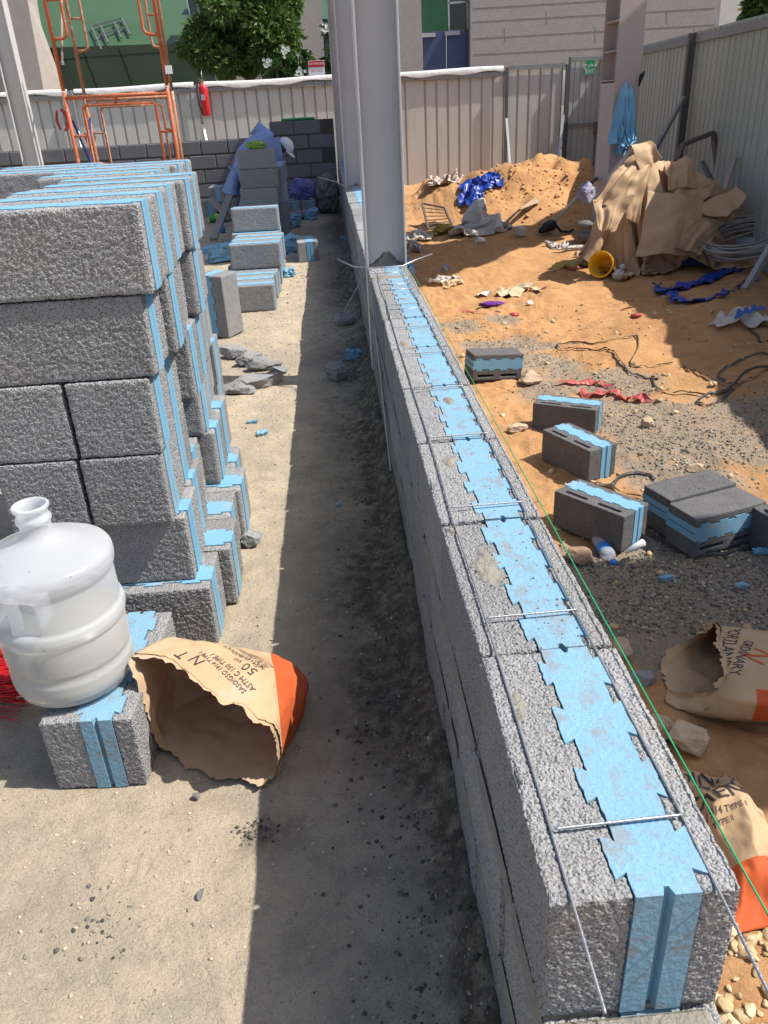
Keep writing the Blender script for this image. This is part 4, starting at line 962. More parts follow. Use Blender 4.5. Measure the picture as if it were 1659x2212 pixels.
def sheet(name, X, m_, parent=None, th=.002):
    o = MB().grid(X).build(name, m_, parent, True, fixn=False); mo = o.modifiers.new('s', 'SOLIDIFY'); mo.thickness = th; mo.offset = 0
    mo = o.modifiers.new('u', 'SUBSURF'); mo.levels = mo.render_levels = 1; return o
def crumple(name, loc, size, yaw, m_, label, cat, seed, sub=4, amp=.35, group=None, th=0):
    bm = bmesh.new(); bmesh.ops.create_icosphere(bm, subdivisions=sub, radius=1); V = np.array([v.co for v in bm.verts]); F = [[v.index for v in f.verts] for f in bm.faces]; bm.free()
    r = (1 - np.abs(fbm(V, 1.7, seed, 4))*1.5); V = V*(.58 + amp*.8*r + .10*(1 - np.abs(fbm(V, 5, seed+3, 3))*2))[:, None]
    V += .15*np.stack([vnoise(V, 1.6, seed+k) for k in (5, 6, 7)], 1)
    V = V*np.array(size); c, s = math.cos(R_(yaw)), math.sin(R_(yaw)); V = np.stack([V[:, 0]*c - V[:, 1]*s, V[:, 0]*s + V[:, 1]*c, V[:, 2]], 1)
    V[:, 2] = np.maximum(V[:, 2] - V[:, 2].min()*.75, .004) - .002
    o = MB().add(V + np.array(loc), F).build(name, m_, None, True); return tag(o, label, cat, group)
def at(px, py, z=0): p = gr(px, py); return (p.x, p.y, p.z)
def ribbon(name, pts, ws, m_, label, cat, seed, amp=.02, lift=.006, nw=9):
    P = [gr(*p_) for p_ in pts]; n = len(P); Q = []; Wd = []
    for i in range(n-1):
        p0, p1, p2, p3 = P[max(i-1, 0)], P[i], P[i+1], P[min(i+2, n-1)]
        for k in range(10):
            u = k/10; Q.append(.5*((2*p1) + (p2 - p0)*u + (2*p0 - 5*p1 + 4*p2 - p3)*u*u + (3*p1 - p0 - 3*p2 + p3)*u**3)); Wd.append(ws[i] + (ws[i+1] - ws[i])*u)
    X = np.zeros((len(Q), nw, 3))
    for i, p in enumerate(Q):
        d = Q[min(i+1, len(Q)-1)] - Q[max(i-1, 0)]; d.z = 0; d.normalize(); s = Vector((-d.y, d.x, 0))
        for j in range(nw): X[i, j] = p + s*Wd[i]*(j/(nw-1) - .5)*2
    f = X.reshape(-1, 3); f0 = f.copy()*[1, 1, 0]; f[:, 0] += amp*fbm(f0, 16, seed, 3); f[:, 1] += amp*fbm(f0, 16, seed+1, 3)
    f[:, 2] = zg_arr(f[:, 0], f[:, 1]) + lift + amp*1.7*np.clip(.75 - 1.3*np.abs(fbm(f0, 11, seed+2, 3)), 0, 1) + .25*amp*np.abs(fbm(f0, 40, seed+3, 2))
    return tag(sheet(name, X, m_, None, .0015), label, cat)

def wad(name, loc, w, l, comp, h, m_, label, cat, seed, n=44, steps=36, yaw=0, th=.0012, pile=0):
    X = np.zeros((n, n, 3)); s = np.linspace(-.5, .5, n); X[:, :, 0] = s[:, None]*w*comp; X[:, :, 1] = s[None, :]*l*comp
    f = X.reshape(-1, 3); f0 = f/max(w, l)/comp; r2 = (f0**2).sum(1)
    f[:, 2] = h*(.5 + .9*fbm(f0, 3.2, seed, 3)) + pile*np.exp(-r2*9); f[:, 0] += w*.11*fbm(f0, 4, seed+4, 2); f[:, 1] += l*.11*fbm(f0, 4, seed+8, 2)
    X = drape(X, steps, (w/(n-1), l/(n-1)), [((0, 0, pile*.35), pile*.42)] if pile else [], floor=0, grav=h*.004, iters=5, damp=.9, fric=.8)
    f = X.reshape(-1, 3); c, q = math.cos(R_(yaw)), math.sin(R_(yaw)); Y = np.stack([f[:, 0]*c - f[:, 1]*q + loc[0], f[:, 0]*q + f[:, 1]*c + loc[1], f[:, 2]], 1)
    Y[:, 2] += np.maximum(zg_arr(Y[:, 0], Y[:, 1]), loc[2]) + .004
    o = MB().grid(Y.reshape(X.shape)).build(name, m_, None, True, fixn=False); mo = o.modifiers.new('s', 'SOLIDIFY'); mo.thickness = th; mo.offset = 0
    return tag(o, label, cat)
# ------------------------------------------------------------------ corrugated fence
def corrug(p0, p1, z0, z1, nrm, pitch=.232, depth=.035):
    p0 = Vector((*p0, 0)); p1 = Vector((*p1, 0)); L_ = (p1 - p0).length; u = (p1 - p0)/L_; nv = Vector((*nrm, 0)); prof = []; s = 0
    while s < L_:
        for a, d in ((0, 0), (pitch*.76, 0), (pitch*.80, depth), (pitch*.93, depth), (pitch*.97, 0)):
            if s + a < L_: prof.append((s + a, d))
        s += pitch
    prof.append((L_, 0)); nz_ = 3; X = np.zeros((len(prof), nz_, 3))
    for i, (a, d) in enumerate(prof):
        p = p0 + u*a - nv*d
        for k in range(nz_): X[i, k] = (p.x, p.y, z0 + (z1 - z0)*k/(nz_-1))
    return X
def fence_run(root, pts, nrm, mt_, z0, ztop):
    for a, b_ in zip(pts[:-1], pts[1:]):
        o = MB().grid(corrug(a, b_, z0, ztop, nrm)).build('panel', mt_, root, fixn=False); mo = o.modifiers.new('s', 'SOLIDIFY'); mo.thickness = .003
fb = empty('site_fence', (0, 18, -.2), 'long pale corrugated metal fence across the back of the site', 'fence')
xb = [-9.6, -7.2, -4.9, -2.42, .1, 1.9, 3.74]
FY_ = 18.0; FT = 1.86
fence_run(fb, [(x, FY_) for x in xb], (0, -1), M_FENCE, -.22, FT)
fence_run(fb, [(3.80, FY_), (4.93, FY_)], (0, -1), M_FENCE, -.22, FT + .02)
mb = MB()
for a, b_ in zip(xb[:-1], xb[1:]): MB().box((a + .01, FY_ - .058, FT - .13), (b_ - .01, FY_ - .024, FT - .055)).build('rail', M_RAIL, fb)
MB().box((3.80, FY_ - .058, FT - .03), (4.96, FY_ - .024, FT + .04)).build('rail', M_RAIL, fb)
for x_ in (-7.2, -4.9, -2.42, 3.76, 4.99):
    MB().box((x_ - .03, FY_ - .115, -.25), (x_ + .03, FY_ - .06, FT + .02), bev=.004).build('post', M_DKPOST if x_ > 3 else M_RAIL, fb)
for x_, xo, yo in ((-4.9, .30, -1.0), (-2.42, .25, -.9), (3.76, -.12, -1.3), (4.95, -.45, -1.4)):
    MB().bar((x_, FY_ - .12, 1.15 if x_ < 0 else .95), (x_ + xo, FY_ + yo, -.22), .045, .045).build('brace', M_WHITE if x_ < 0 else M_GALV, fb)
# white sheet folded over the top edge
for xa, xe in ((-9.6, -4.98), (-4.86, -2.5), (-2.36, 3.70)):
    n_ = int((xe - xa)/.06); X = np.zeros((n_, 7, 3))
    for i in range(n_):
        t = i/(n_-1); x_ = xa + (xe - xa)*t; dr = .060 + .025*math.sin(t*3.1*(xe - xa)/2) + .02*math.sin(7*x_)
        for k, (dy, dz) in enumerate(((.05, -dr), (.05, 0), (.03, .03), (0, .04), (-.04, .03), (-.066, -.01), (-.069, -dr))):
            X[i, k] = (x_, FY_ + dy, FT + .01 + dz + .012*math.sin(2.1*x_ + 1))
    sheet('cover_sheet', X, M_SHEETW, fb)
bvf = BVHTree.FromPolygons([Vector(p) for p in corrug((-9.6, FY_), (3.74, FY_), -.22, FT, (0, -1)).reshape(-1, 3)], [f for f in MB().grid(corrug((-9.6, FY_), (3.74, FY_), -.22, FT, (0, -1))).f])
RA = (0, 0, 600, 600); RB = (600, 0, 1200, 600); RD = (1850, 0, 2500, 650); RE = (650, 380, 1150, 880); R17 = (1300, 500, 1950, 1000); RT = (1850, 400, 2500, 900); RG = (1750, 800, 2500, 1400); R2 = (1250, 0, 2500, 850)
def AYr(reg, x, y, Y): return AY(*PZ(reg, x, y), Y)
for s, (x_, y_), sz in (('0', (550, 1095), .62), ('50', (742, 1250), .52)):
    c = AYr(RA, x_, y_, 17.9); put_text(s, sz, 'painted_number', mat('red_spray', (.42, .06, .05), .7, nscale=20, contrast=.3), fb, plane_map((c.x, 17.0, c.z), (1, 0, 0), (0, 0, 1)), cutlen=.05, bvh=bvf, dirn=Vector((0, 1, 0)), offs=.003)
# gate
gt = empty('site_gate', (5.35, FY_, -.2), 'narrow corrugated metal gate with a green exit sign', 'gate')
MB().grid(corrug((5.06, FY_), (5.74, FY_), -.18, FT + .1, (0, -1), .125, .018)).build('panel', M_FENCE, gt, fixn=False)
for a, b_ in (((5.03, -.2), (5.07, FT + .14)), ((5.735, -.2), (5.775, FT + .14))): MB().box((a[0], FY_ - .045, a[1]), (b_[0], FY_ - .005, b_[1])).build('gate_frame', M_DKPOST, gt)
for z_ in (FT + .06, .72): MB().box((5.07, FY_ - .045, z_), (5.735, FY_ - .02, z_ + .07)).build('gate_rail', M_RAIL, gt)
MB().box((5.62, FY_ - .075, .55), (5.72, FY_ - .046, .80)).build('latch', M_PIT, gt)
MB().box((5.655, FY_ - .06, -.05), (5.675, FY_ - .046, .56)).build('bolt_bar', M_PIT, gt)
es = empty('exit_sign', (5.42, FY_ - .05, 1.5), 'small green exit sign with white Arabic and English lettering on the gate', 'sign')
p0 = AYr(RD, 143, 510, FY_ - .05); p1 = AYr(RD, 217, 603, FY_ - .05); ex, ez = (p0.x + p1.x)/2, (p0.z + p1.z)/2
MB().box((ex - .105, FY_ - .056, ez - .135), (ex + .105, FY_ - .047, ez + .135)).build('sign_board', M_GREEN, es)
put_text('EXIT', .085, 'lettering', M_WHITE, es, plane_map((ex, FY_ - .058, ez - .075), (1, 0, 0), (0, 0, 1)), cutlen=0)
put_text('\ufe9d\ufeae\ufea8\ufee3', .12, 'lettering', M_WHITE, es, plane_map((ex, FY_ - .058, ez + .045), (1, 0, 0), (0, 0, 1)), cutlen=0)
for a in ((ex - .098, ez - .128, ex + .098, ez - .124), (ex - .098, ez + .124, ex + .098, ez + .128), (ex - .098, ez - .124, ex - .094, ez + .124), (ex + .094, ez - .124, ex + .098, ez + .124)):
    MB().box((a[0], FY_ - .0585, a[1]), (a[2], FY_ - .0555, a[3])).build('border', M_WHITE, es)
# right-hand fence
def fx(y): return 3.89 + .111*y
un = Vector((.111, 1, 0)).normalized(); nl = Vector((-un.y, un.x)).normalized()
fr = empty('site_fence', (5.0, 10, -.5), 'grey green corrugated metal fence along the right side of the yard', 'fence')
yr = [-.5, 2.2, 4.9, 7.4, 9.5, 11.1, 12.5, 14.2, 16.1, 17.95]
FTR = 2.02
for a, b_ in zip(yr[:-1], yr[1:]):
    o = MB().grid(corrug((fx(a), a), (fx(b_), b_), -.75, FTR, (nl.x, nl.y), .20, .02)).build('panel', M_FENCEG, fr, fixn=False); o.modifiers.new('s', 'SOLIDIFY').thickness = .003
    pa = Vector((fx(a), a, 0)) + Vector((nl.x, nl.y, 0))*.03; pb = Vector((fx(b_), b_, 0)) + Vector((nl.x, nl.y, 0))*.03
    MB().bar(pa + Vector((0, 0, FTR - .09)), pb + Vector((0, 0, FTR - .09)), .03, .10).build('rail', M_RAIL, fr)
for yy in (12.35, 7.3):
    p = Vector((fx(yy), yy, 0)) + Vector((nl.x, nl.y, 0))*.085
    MB().bar(p + Vector((0, 0, -.7)), p + Vector((0, 0, FTR - .02)), .10, .06).build('post', M_DKPOST, fr)
    MB().bar(p + Vector((-.03, -.02, 1.22)), p + Vector((-.95, -.35, -.3)), .055, .05).build('brace', M_RAIL, fr)
MB().bar((fx(10.2) - .05, 10.2, .55), (fx(9.3) - .62, 9.3, -.5), .05, .05).build('brace', M_GALV, fr)

# ------------------------------------------------------------------ far block wall
fw = empty('block_wall', (-3, 13.1, 0), 'dark mortared block wall across the back behind the worker', 'wall')
bl = MB(); r5 = random.Random(6)
def course(c, xa, xb_, off):
    x_ = xb_ - off
    while x_ > xa:
        a = max(x_ - .385, xa); e = r5.uniform(0, .006)
        bl.box((a, 13.05 + e, .198*c + .012), (min(x_, xb_), 13.25 - e, .198*c + .188), bev=.008); x_ -= .40
for c in range(6): course(c, -.80 if c == 5 else -8.5, .15, .2*(c % 2))
bl.build('blockwork', mat('dark_block', (.155, .155, .17), .95, col2=(.115, .115, .125), nscale=3.2, bump=.5, bscale=70, bdist=.004, speck=(.22, .22, .22), sscale=90, samt=.35, spec=.1), fw)
MB().box((-8.5, 13.062, 0), (.15, 13.238, .985)).box((-.79, 13.0625, .985), (.15, 13.2375, 1.185)).build('mortar', mat('dark_mortar', (.075, .072, .068), .95, nscale=30, bump=.6, bscale=60), fw)
o = MB().tube([(-.62, 13.12, 1.20), (-.30, 13.12, 1.205), (-.12, 13.13, 1.20)], .018, 8).build('pipe_offcut', MT['sign_green'], None, True); tag(o, 'short green pipe lying on top of the dark block wall', 'pipe')

# ------------------------------------------------------------------ scaffold
def arc(c, r, a0, a1, u, v, n=7): return [Vector(c) + Vector(u)*r*math.cos(R_(a0 + (a1 - a0)*i/(n-1))) + Vector(v)*r*math.sin(R_(a0 + (a1 - a0)*i/(n-1))) for i in range(n)]
scf = empty('scaffold', (-2.3, 10.9, 0), 'tall orange tube scaffold standing behind the big block stack', 'scaffold')
def frame(xl, xr, Y, z0, H, M_O):
    f = scf; r = .0215
    for x_ in (xl, xr): MB().tube([(x_, Y, z0), (x_, Y, z0 + H*.5), (x_, Y, z0 + H)], r, 10).build('leg', M_O, f, True)
    MB().tube([(xl, Y, z0 + H - .06), (xr, Y, z0 + H - .06)], r, 10).build('top_tube', M_O, f, True)
    xi, xo = xl + .175, xr - .155; zi = z0 + H - .14
    MB().tube([(xi, Y, z0 + .02), (xi, Y, zi - .04)] + arc((xi + .04, Y, zi - .04), .04, 180, 90, (1, 0, 0), (0, 0, 1)) + [(xo - .04, Y, zi)] + arc((xo - .04, Y, zi - .04), .04, 90, 0, (1, 0, 0), (0, 0, 1)) + [(xo, Y, z0 + .02)], .0165, 8).build('inner_tube', M_O, f, True)
    for z_ in (z0 + .38, z0 + .80, z0 + 1.18):
        MB().tube([(xl, Y, z_), (xi, Y, z_)], .0135, 8).build('rung', M_O, f, True); MB().tube([(xo, Y, z_), (xr, Y, z_)], .0135, 8).build('rung', M_O, f, True)
    MB().tube([((xl + xr)/2 - .02, Y, z0 + H - .06), ((xl + xr)/2 - .02, Y, zi)], .018, 8).build('stub', M_O, f, True)
def upper(xl, xr, Y, z0, M_O):
    f = scf; r = .0215
    for s, x_ in ((1, xl), (-1, xr)):
        MB().tube([(x_, Y, z0), (x_, Y, z0 + 2.2)], r, 10).build('leg', M_O, f, True)
        xi = x_ + s*.16; zb = z0 + .48
        MB().tube([(x_, Y, zb), (xi - s*.06, Y, zb + .012)] + [(xi - s*.06 + s*.06*math.sin(R_(a)), Y, zb + .07 - .058*math.cos(R_(a))) for a in range(10, 91, 16)] + [(xi, Y, zb + .3), (xi, Y, z0 + 2.2)], .0165, 8).build('inner_tube', M_O, f, True)
        for z_ in (z0 + .84, z0 + 1.25, z0 + 1.65): MB().tube([(x_, Y, z_), (xi, Y, z_)], .0135, 8).build('rung', M_O, f, True)
M_ORANGE2 = mat('worn_orange_paint', (.40, .12, .045), .65, col2=(.30, .17, .10), nscale=25, bump=.3, bscale=80, bdist=.002, dusty=((.45, .40, .34), 24, .52, .62, .8))
frame(-2.81, -1.685, 10.0, 0, 1.62, M_ORANGE); upper(-2.81, -1.685, 10.0, 1.63, M_ORANGE); frame(-3.06, -1.935, 11.8, 0, 1.62, M_ORANGE2); upper(-3.06, -1.935, 11.8, 1.63, M_ORANGE2)
for a_, b_, r_, m_ in (((-2.79, 10.03, 1.36), (-3.04, 11.77, .35), .014, M_BLUEM), ((-2.79, 10.03, .35), (-3.04, 11.77, 1.36), .014, M_BLUEM), ((-1.70, 10.03, .35), (-1.95, 11.77, 1.36), .013, M_PIT), ((-1.70, 10.03, 2.9), (-1.72, 10.2, 1.98), .012, M_WHITE), ((-2.77, 10.03, 1.90), (-2.86, 11.0, 2.75), .013, M_RUST)):
    MB().tube([a_, b_], r_, 8).build('brace_tube', m_, scf, True)
    MB().lathe([(0, -.02), (.02, -.02), (.02, .02), (0, .02)], a_, 8).build('clamp', M_GALV, scf)
o = MB().box((-1.67, 9.96, 1.74), (-1.60, 9.985, 1.82)).build('scaffold_tag', M_WHITE); tag(o, 'small white paper tag hanging on the scaffold leg', 'tag')

# ------------------------------------------------------------------ fire extinguisher
p = AYr(RB, 190, 1045, 17.8); fe = empty('fire_extinguisher', (p.x, 17.8, p.z), 'red fire extinguisher hanging on the back fence', 'fire extinguisher')
MB().lathe([(0, .0), (.075, .002), (.085, .015), (.085, .46), (.08, .50), (.062, .535), (.035, .555), (.022, .56), (.022, .585), (0, .585)], (p.x + .03, 17.78, p.z), 28).build('cylinder', M_RED, fe, True)
MB().box((p.x, 17.765, p.z + .585), (p.x + .06, 17.795, p.z + .635)).bar((p.x + .02, 17.78, p.z + .63), (p.x - .05, 17.78, p.z + .66), .02, .012).build('valve', mat('brass_valve', (.42, .30, .14), .5, metal=.6), fe)
MB().tube([(p.x, 17.76, p.z + .61), (p.x - .07, 17.74, p.z + .58), (p.x - .09, 17.73, p.z + .45), (p.x - .085, 17.73, p.z + .2), (p.x - .05, 17.73, p.z + .10), (p.x - .04, 17.73, p.z + .03)], .012, 8).build('hose', M_BLACK, fe, True)
MB().box((p.x - .02, 17.688, p.z + .28), (p.x + .055, 17.694, p.z + .38)).build('label_plate', mat('pale_label', (.45, .42, .55), .6, nscale=30, contrast=.4), fe)
MB().tube([(p.x + .03, 17.78, p.z + .63), (p.x + .03, 17.85, p.z + .78), (p.x + .03, 17.93, p.z + .8)], .006, 6).build('hook', M_GALV, fe, True)
# no parking sign
a = AYr(RB, 1112, 548, 20); b_ = AYr(RB, 1258, 545, 20); w_ = b_.x - a.x; sg = empty('parking_sign', ((a.x + b_.x)/2, 20, a.z), 'red and white no parking fire lane sign beyond the fence', 'sign'); cx_ = (a.x + b_.x)/2; zt = a.z; h3 = .125
MB().box((cx_ - w_/2, 20, zt - 3.4*h3), (cx_ + w_/2, 20.012, zt)).build('sign_board', M_WHITE, sg)
MB().box((cx_ - w_/2 + .008, 19.994, zt - h3), (cx_ + w_/2 - .008, 19.999, zt - .008)).build('red_band', M_RED, sg)
MB().box((cx_ - w_/2 + .008, 19.994, zt - 3.3*h3), (cx_ + w_/2 - .008, 19.999, zt - 2.3*h3)).build('pink_band', M_SIGNP, sg)
for s, k_, mm_ in (('NO PARKING', .5, M_WHITE), ('FIRE LANE', 1.62, M_RED), ('KEEP CLEAR', 2.75, M_WHITE)): put_text(s, .062, 'lettering', mm_, sg, plane_map((cx_, 19.990, zt - k_*h3), (1, 0, 0), (0, 0, 1)), cutlen=0, wx=.92)
MB().tube([(cx_, 20.03, -.2), (cx_, 20.03, zt)], .025, 8).build('post', M_RAIL, sg, True)

# ------------------------------------------------------------------ primed column on the right
pc = empty('steel_column', (4.05, 11.8, -.55), 'pinkish primed steel column on the right with stiffener plates', 'column')
x0, x1, y0, y1 = 3.86, 4.20, 11.55, 12.15
MB().box((x0, y0, -.7), (x1, y0 + .014, 6), bev=.002).build('flange', M_STEELP, pc); MB().box((x0, y1 - .014, -.7), (x1, y1, 6), bev=.002).build('flange', M_STEELP, pc)
MB().box(((x0+x1)/2 - .006, y0 + .0145, -.7), ((x0+x1)/2 + .006, y1 - .0145, 6)).build('web', M_STEELP, pc)
for z_ in (1.46, 1.80, 2.14, 2.48): MB().box((x0 + .006, y0 + .015, z_), ((x0+x1)/2 - .0065, y1 - .015, z_ + .014)).build('stiffener', M_STEELP, pc)
MB().box((x0 + .004, y0 + .0155, -.7), (x0 + .012, y1 - .0155, 1.44)).build('cover_plate', M_STEELP, pc)
# blue garment hanging on it
gm = empty('clothes', (3.98, y0 - .06, 1.4), 'light blue work clothes hung bunched on the pinkish column', 'clothes')
for kx, (sz_, ox, oz, sd, ang) in enumerate(((.62, -.01, 0, 3, 38), (.52, .07, -.04, 9, 62), (.40, -.05, -.10, 15, 20), (.34, .05, -.16, 21, 50))):
    n_ = 40; X = np.zeros((n_, n_, 3)); hx, hz = 3.99 + ox, 1.48 + oz; ca, sa = math.cos(R_(ang)), math.sin(R_(ang))
    for i in range(n_):
        for j in range(n_):
            a = i/(n_-1)*sz_; b_ = j/(n_-1)*sz_; X[i, j] = (hx + (a*ca - b_*sa)*.36, y0 - .04 - .03*kx, hz - (a*sa + b_*ca)*.80)
    f = X.reshape(-1, 3); f[:, 1] -= np.abs(.20*vnoise(f, 12, sd)) + .02; f[:, 0] += .05*vnoise(f, 15, sd+1); f[:, 2] += .05*vnoise(f, 12, sd+2)
    pi = np.array([0, 5, 1, 9]); pj = np.array([0, 1, 6, 8]); tg = np.array([[hx, y0 - .04, hz], [hx + .03, y0 - .05, hz - .02], [hx - .03, y0 - .05, hz - .03], [hx + .01, y0 - .09, hz - .05]])
    X = drape(X, 34, (sz_/(n_-1), sz_/(n_-1)), [((hx, y0 + 1.99, hz - .2), 2.0)], pin=((pi, pj), tg), grav=.0010, iters=4)
    X[:, :, 1] = np.minimum(X[:, :, 1], y0 - .006)
    sheet('garment', X, M_SKYCLOTH, gm, .003)
o = MB().tube([(4.24, y0 - .02, 1.55), (4.20, y0 - .03, 1.50), (4.18, y0 - .02, 1.38)], .022, 6, rr=[.012, .03, .008]).build('glove', M_BLACK, None, True); tag(o, 'small black glove stuck on the column edge beside the clothes', 'glove')

# ------------------------------------------------------------------ tarpaulin heap
q = np.random.RandomState(11); n_ = 100; wx_, wy_ = 2.9, 3.0
n_ = 116; wx_, wy_ = 3.3, 3.1
X = np.zeros((n_, n_, 3)); cx_, cy_ = 4.0, 9.85
for i in range(n_):
    for j in range(n_): X[i, j] = (cx_ + (i/(n_-1) - .5)*wx_*.56, cy_ + (j/(n_-1) - .5)*wy_*.48, 1.05 - .25*(i/(n_-1)))
f = X.reshape(-1, 3); f[:, 2] += .42*fbm(f*[1, 1, 0], 2.3, 5, 3); f[:, 0] += .16*fbm(f*[1, 1, 0], 2.6, 7, 2); f[:, 1] += .16*fbm(f*[1, 1, 0], 2.6, 8, 2)
TC = [((3.62, 9.75, .46), .22), ((3.97, 9.85, .36), .22), ((3.9, 9.85, -.10), .40), ((4.40, 9.85, .05), .33), ((3.42, 9.75, -.02), .22), ((4.72, 9.75, -.02), .17), ((4.25, 9.55, -.30), .32), ((3.70, 9.7, .2), .26)]
X = drape(X, 120, (wx_/(n_-1), wy_/(n_-1)), TC, floor=-.56, grav=.0011, iters=5, damp=.93, fric=.8)
f = X.reshape(-1, 3); f[:, 1] -= .02*(.6 - np.abs(fbm(f, 5, 91, 3)))*1.5; f[:, 2] += .012*(.5 - np.abs(fbm(f, 8, 95, 2)))*1.5
tp = empty('tarpaulin', (4.0, 9.8, -.55), 'heap of crumpled tan tarpaulin piled against the right fence', 'tarpaulin')
sheet('draped_cover', X, M_TARP, tp, .004)
def flap(c, Ys, pleats, amp, bulge, seed, curl=0):
    P = [AYr(RT, px, py, y_) for (px, py), y_ in zip(c, Ys)]; n = 48; X = np.zeros((n, n, 3)); nr = (P[1] - P[0]).cross(P[3] - P[0]).normalized()
    if nr.y > 0: nr = -nr
    for i in range(n):
        for j in range(n):
            s, t = i/(n-1), j/(n-1); p = (P[0]*(1-s) + P[1]*s)*(1-t) + (P[3]*(1-s) + P[2]*s)*t
            w_ = math.sin(math.pi*s)*math.sin(math.pi*t)
            ph = pleats*2*math.pi*(s + .22*t + .06*math.sin(5*t + seed)); pl = math.sin(ph) + .35*math.sin(2.3*ph + seed)
            d = bulge*w_ + .55*amp*pl*(.35 + .65*t) + curl*(max(0, s - .75)*4)**2
            X[i, j] = p + nr*d
    f = X.reshape(-1, 3); q1 = .05*fbm(f, 2.6, seed, 3); f += np.outer(q1, nr); f += .025*np.stack([fbm(f, 4, seed + k_, 2) for k_ in (11, 12, 13)], 1)
    f[:, 2] = np.maximum(f[:, 2], -.57); sheet('fold', f.reshape(X.shape), M_TARP, tp, .005)
flap([(655, 575), (1135, 650), (1095, 1085), (560, 1110)], (9.42, 9.42, 9.05, 9.05), .55, .02, .10, 3)
flap([(1040, 720), (1400, 540), (1480, 630), (1320, 810)], (9.40, 9.35, 9.15, 9.15), 1.0, .03, .05, 7, .05)
flap([(1000, 760), (1330, 790), (1110, 1085), (880, 1050)], (9.25, 9.3, 9.0, 8.98), 1.6, .03, .04, 17)
flap([(430, 360), (700, 270), (600, 820), (215, 650)], (9.45, 9.45, 9.15, 9.25), 2.6, .045, .07, 11)
flap([(215, 640), (560, 590), (390, 905), (270, 880)], (9.25, 9.2, 9.05, 9.05), 1.8, .035, .03, 13)
flap([(520, 195), (655, 160), (760, 300), (600, 440)], (9.45, 9.6, 9.5, 9.3), .8, .03, .05, 19, .06)
flap([(780, 320), (985, 280), (1190, 510), (830, 560)], (9.6, 9.7, 9.5, 9.4), 1.7, .05, .05, 23)
flap([(820, 540), (1200, 500), (1270, 620), (960, 650)], (9.5, 9.6, 9.5, 9.38), 1.3, .04, .03, 29)
# ------------------------------------------------------------------ hose coil, pipe, frame, saw and other gear round the tarpaulin
hc = MB(); 
for k in range(16):
    pts = []; c0 = Vector((4.70 + q.normal()*.03, 9.12 + q.normal()*.05, -.30 + .010*k)); rx = .44 + q.normal()*.05; ry = .40 + q.normal()*.05
    for i in range(41):
        a = 2*math.pi*i/40; pts.append(c0 + Vector((rx*math.cos(a), ry*math.sin(a), .10*math.cos(a) - .12*math.sin(a)*-1*.6 + .01*math.sin(3*a + k))))
    hc.tube(pts, .011, 6, cap=False)
o = hc.build('cable_coil', mat('grey_cable', (.36, .35, .34), .55, nscale=20, contrast=.3), None, True); tag(o, 'coiled grey cable lying under the tarpaulin by the fence', 'cable')
o = MB().tube([(4.98, 9.3, -.30), (4.75, 9.85, -.38), (4.5, 10.4, -.42)], .055, 14).build('waste_pipe', M_PIPE, None, True); tag(o, 'pale grey plastic pipe sticking out beside the cable coil', 'pipe')
pf = empty('rusty_frame', (4.75, 10.8, -.3), 'rusty angle steel frame leaning on the right fence behind the tarpaulin', 'frame')
a1 = AYr(RT, 950, 180, 10.9); a2 = AYr(RT, 1205, 80, 11.1); a3 = AYr(RT, 1240, 420, 11.0); a4 = AYr(RT, 900, 320, 10.8)
for p_, q_ in ((a1, a2), (a2, a3), (a1, a4)): MB().bar(p_, q_, .06, .05).build('angle_bar', M_PIT, pf)
o = MB().bar(AYr(RT, 1110, 320, 10.5), AYr(RT, 1250, 600, 10.3), .10, .03).build('timber_offcut', M_GREYW); tag(o, 'weathered timber offcut leaning behind the tarpaulin', 'timber')
# concrete saw / breaker hose by the heap
sw = empty('brush_cutter', (3.2, 10.6, -.5), 'long handled power tool with black head lying at the soil heap foot', 'power tool')
h0 = at(1185, 505, -.45); h1 = AYr(R17, 1560, 270, 11.6); h2 = AYr(R17, 1659, 190, 12.2)
MB().tube([Vector(h0) + Vector((.05, .05, .10)), h1], .022, 10).build('shaft', mat('pale_shaft', (.45, .56, .55), .4), sw, True); MB().tube([h1, h2], .022, 10).build('grip_end', M_DKPOST, sw, True)
MB().tube([Vector(h0) + Vector(v) for v in ((-.16, -.12, .05), (-.05, -.04, .09), (.04, .03, .11), (.11, .10, .13))], .06, 12, rr=[.03, .075, .085, .03]).build('motor_head', M_BLACK, sw, True)
MB().tube([Vector(h0) + Vector(v) for v in ((.1, .05, .12), (.18, .0, .02), (.28, -.06, .01), (.36, 0, .03))], .018, 8).build('cord', M_BLACK, sw, True)
cl = crumple('rag', tuple(AYr(R17, 1545, 420, 11.3)), (.15, .12, .20), 20, mat('lilac_cloth', (.36, .35, .46), .9, nscale=20, contrast=.3), 'crumpled lilac rag hanging over the power tool shaft', 'rag', 31, 4, .3)
cp = empty('cable_reel', (3.65, 11.0, -.5), 'old wooden cable reel half buried at the soil heap foot', 'cable reel'); c0 = AYr(R17, 1580, 560, 11.0)
MB().lathe([(0, -.10), (.20, -.10), (.20, -.04), (.15, -.03), (.15, .05), (.22, .06), (.22, .10), (0, .10)], (c0.x + .08, 11.05, c0.z - .12), 28).build('reel_drum', M_GREYW, cp, True)
# floor drain grating stood up
gg = empty('drain_grating', (1.9, 12.6, -.4), 'square steel drain grating propped on the soil by the yellow bag', 'grating')
gb = gr(*PZ(R17, 240, 632)).y; c_ = [AYr(R17, 190, 415, gb + .22), AYr(R17, 375, 450, gb + .25), AYr(R17, 435, 585, gb + .08), AYr(R17, 240, 625, gb - .02)]
for i in range(4): MB().bar(c_[i], c_[(i+1) % 4], .03, .03).build('frame_bar', M_PIT, gg)
for k in range(1, 6):
    t = k/6; MB().bar(c_[0].lerp(c_[3], t), c_[1].lerp(c_[2], t), .045, .012).build('slat', M_PIT, gg)

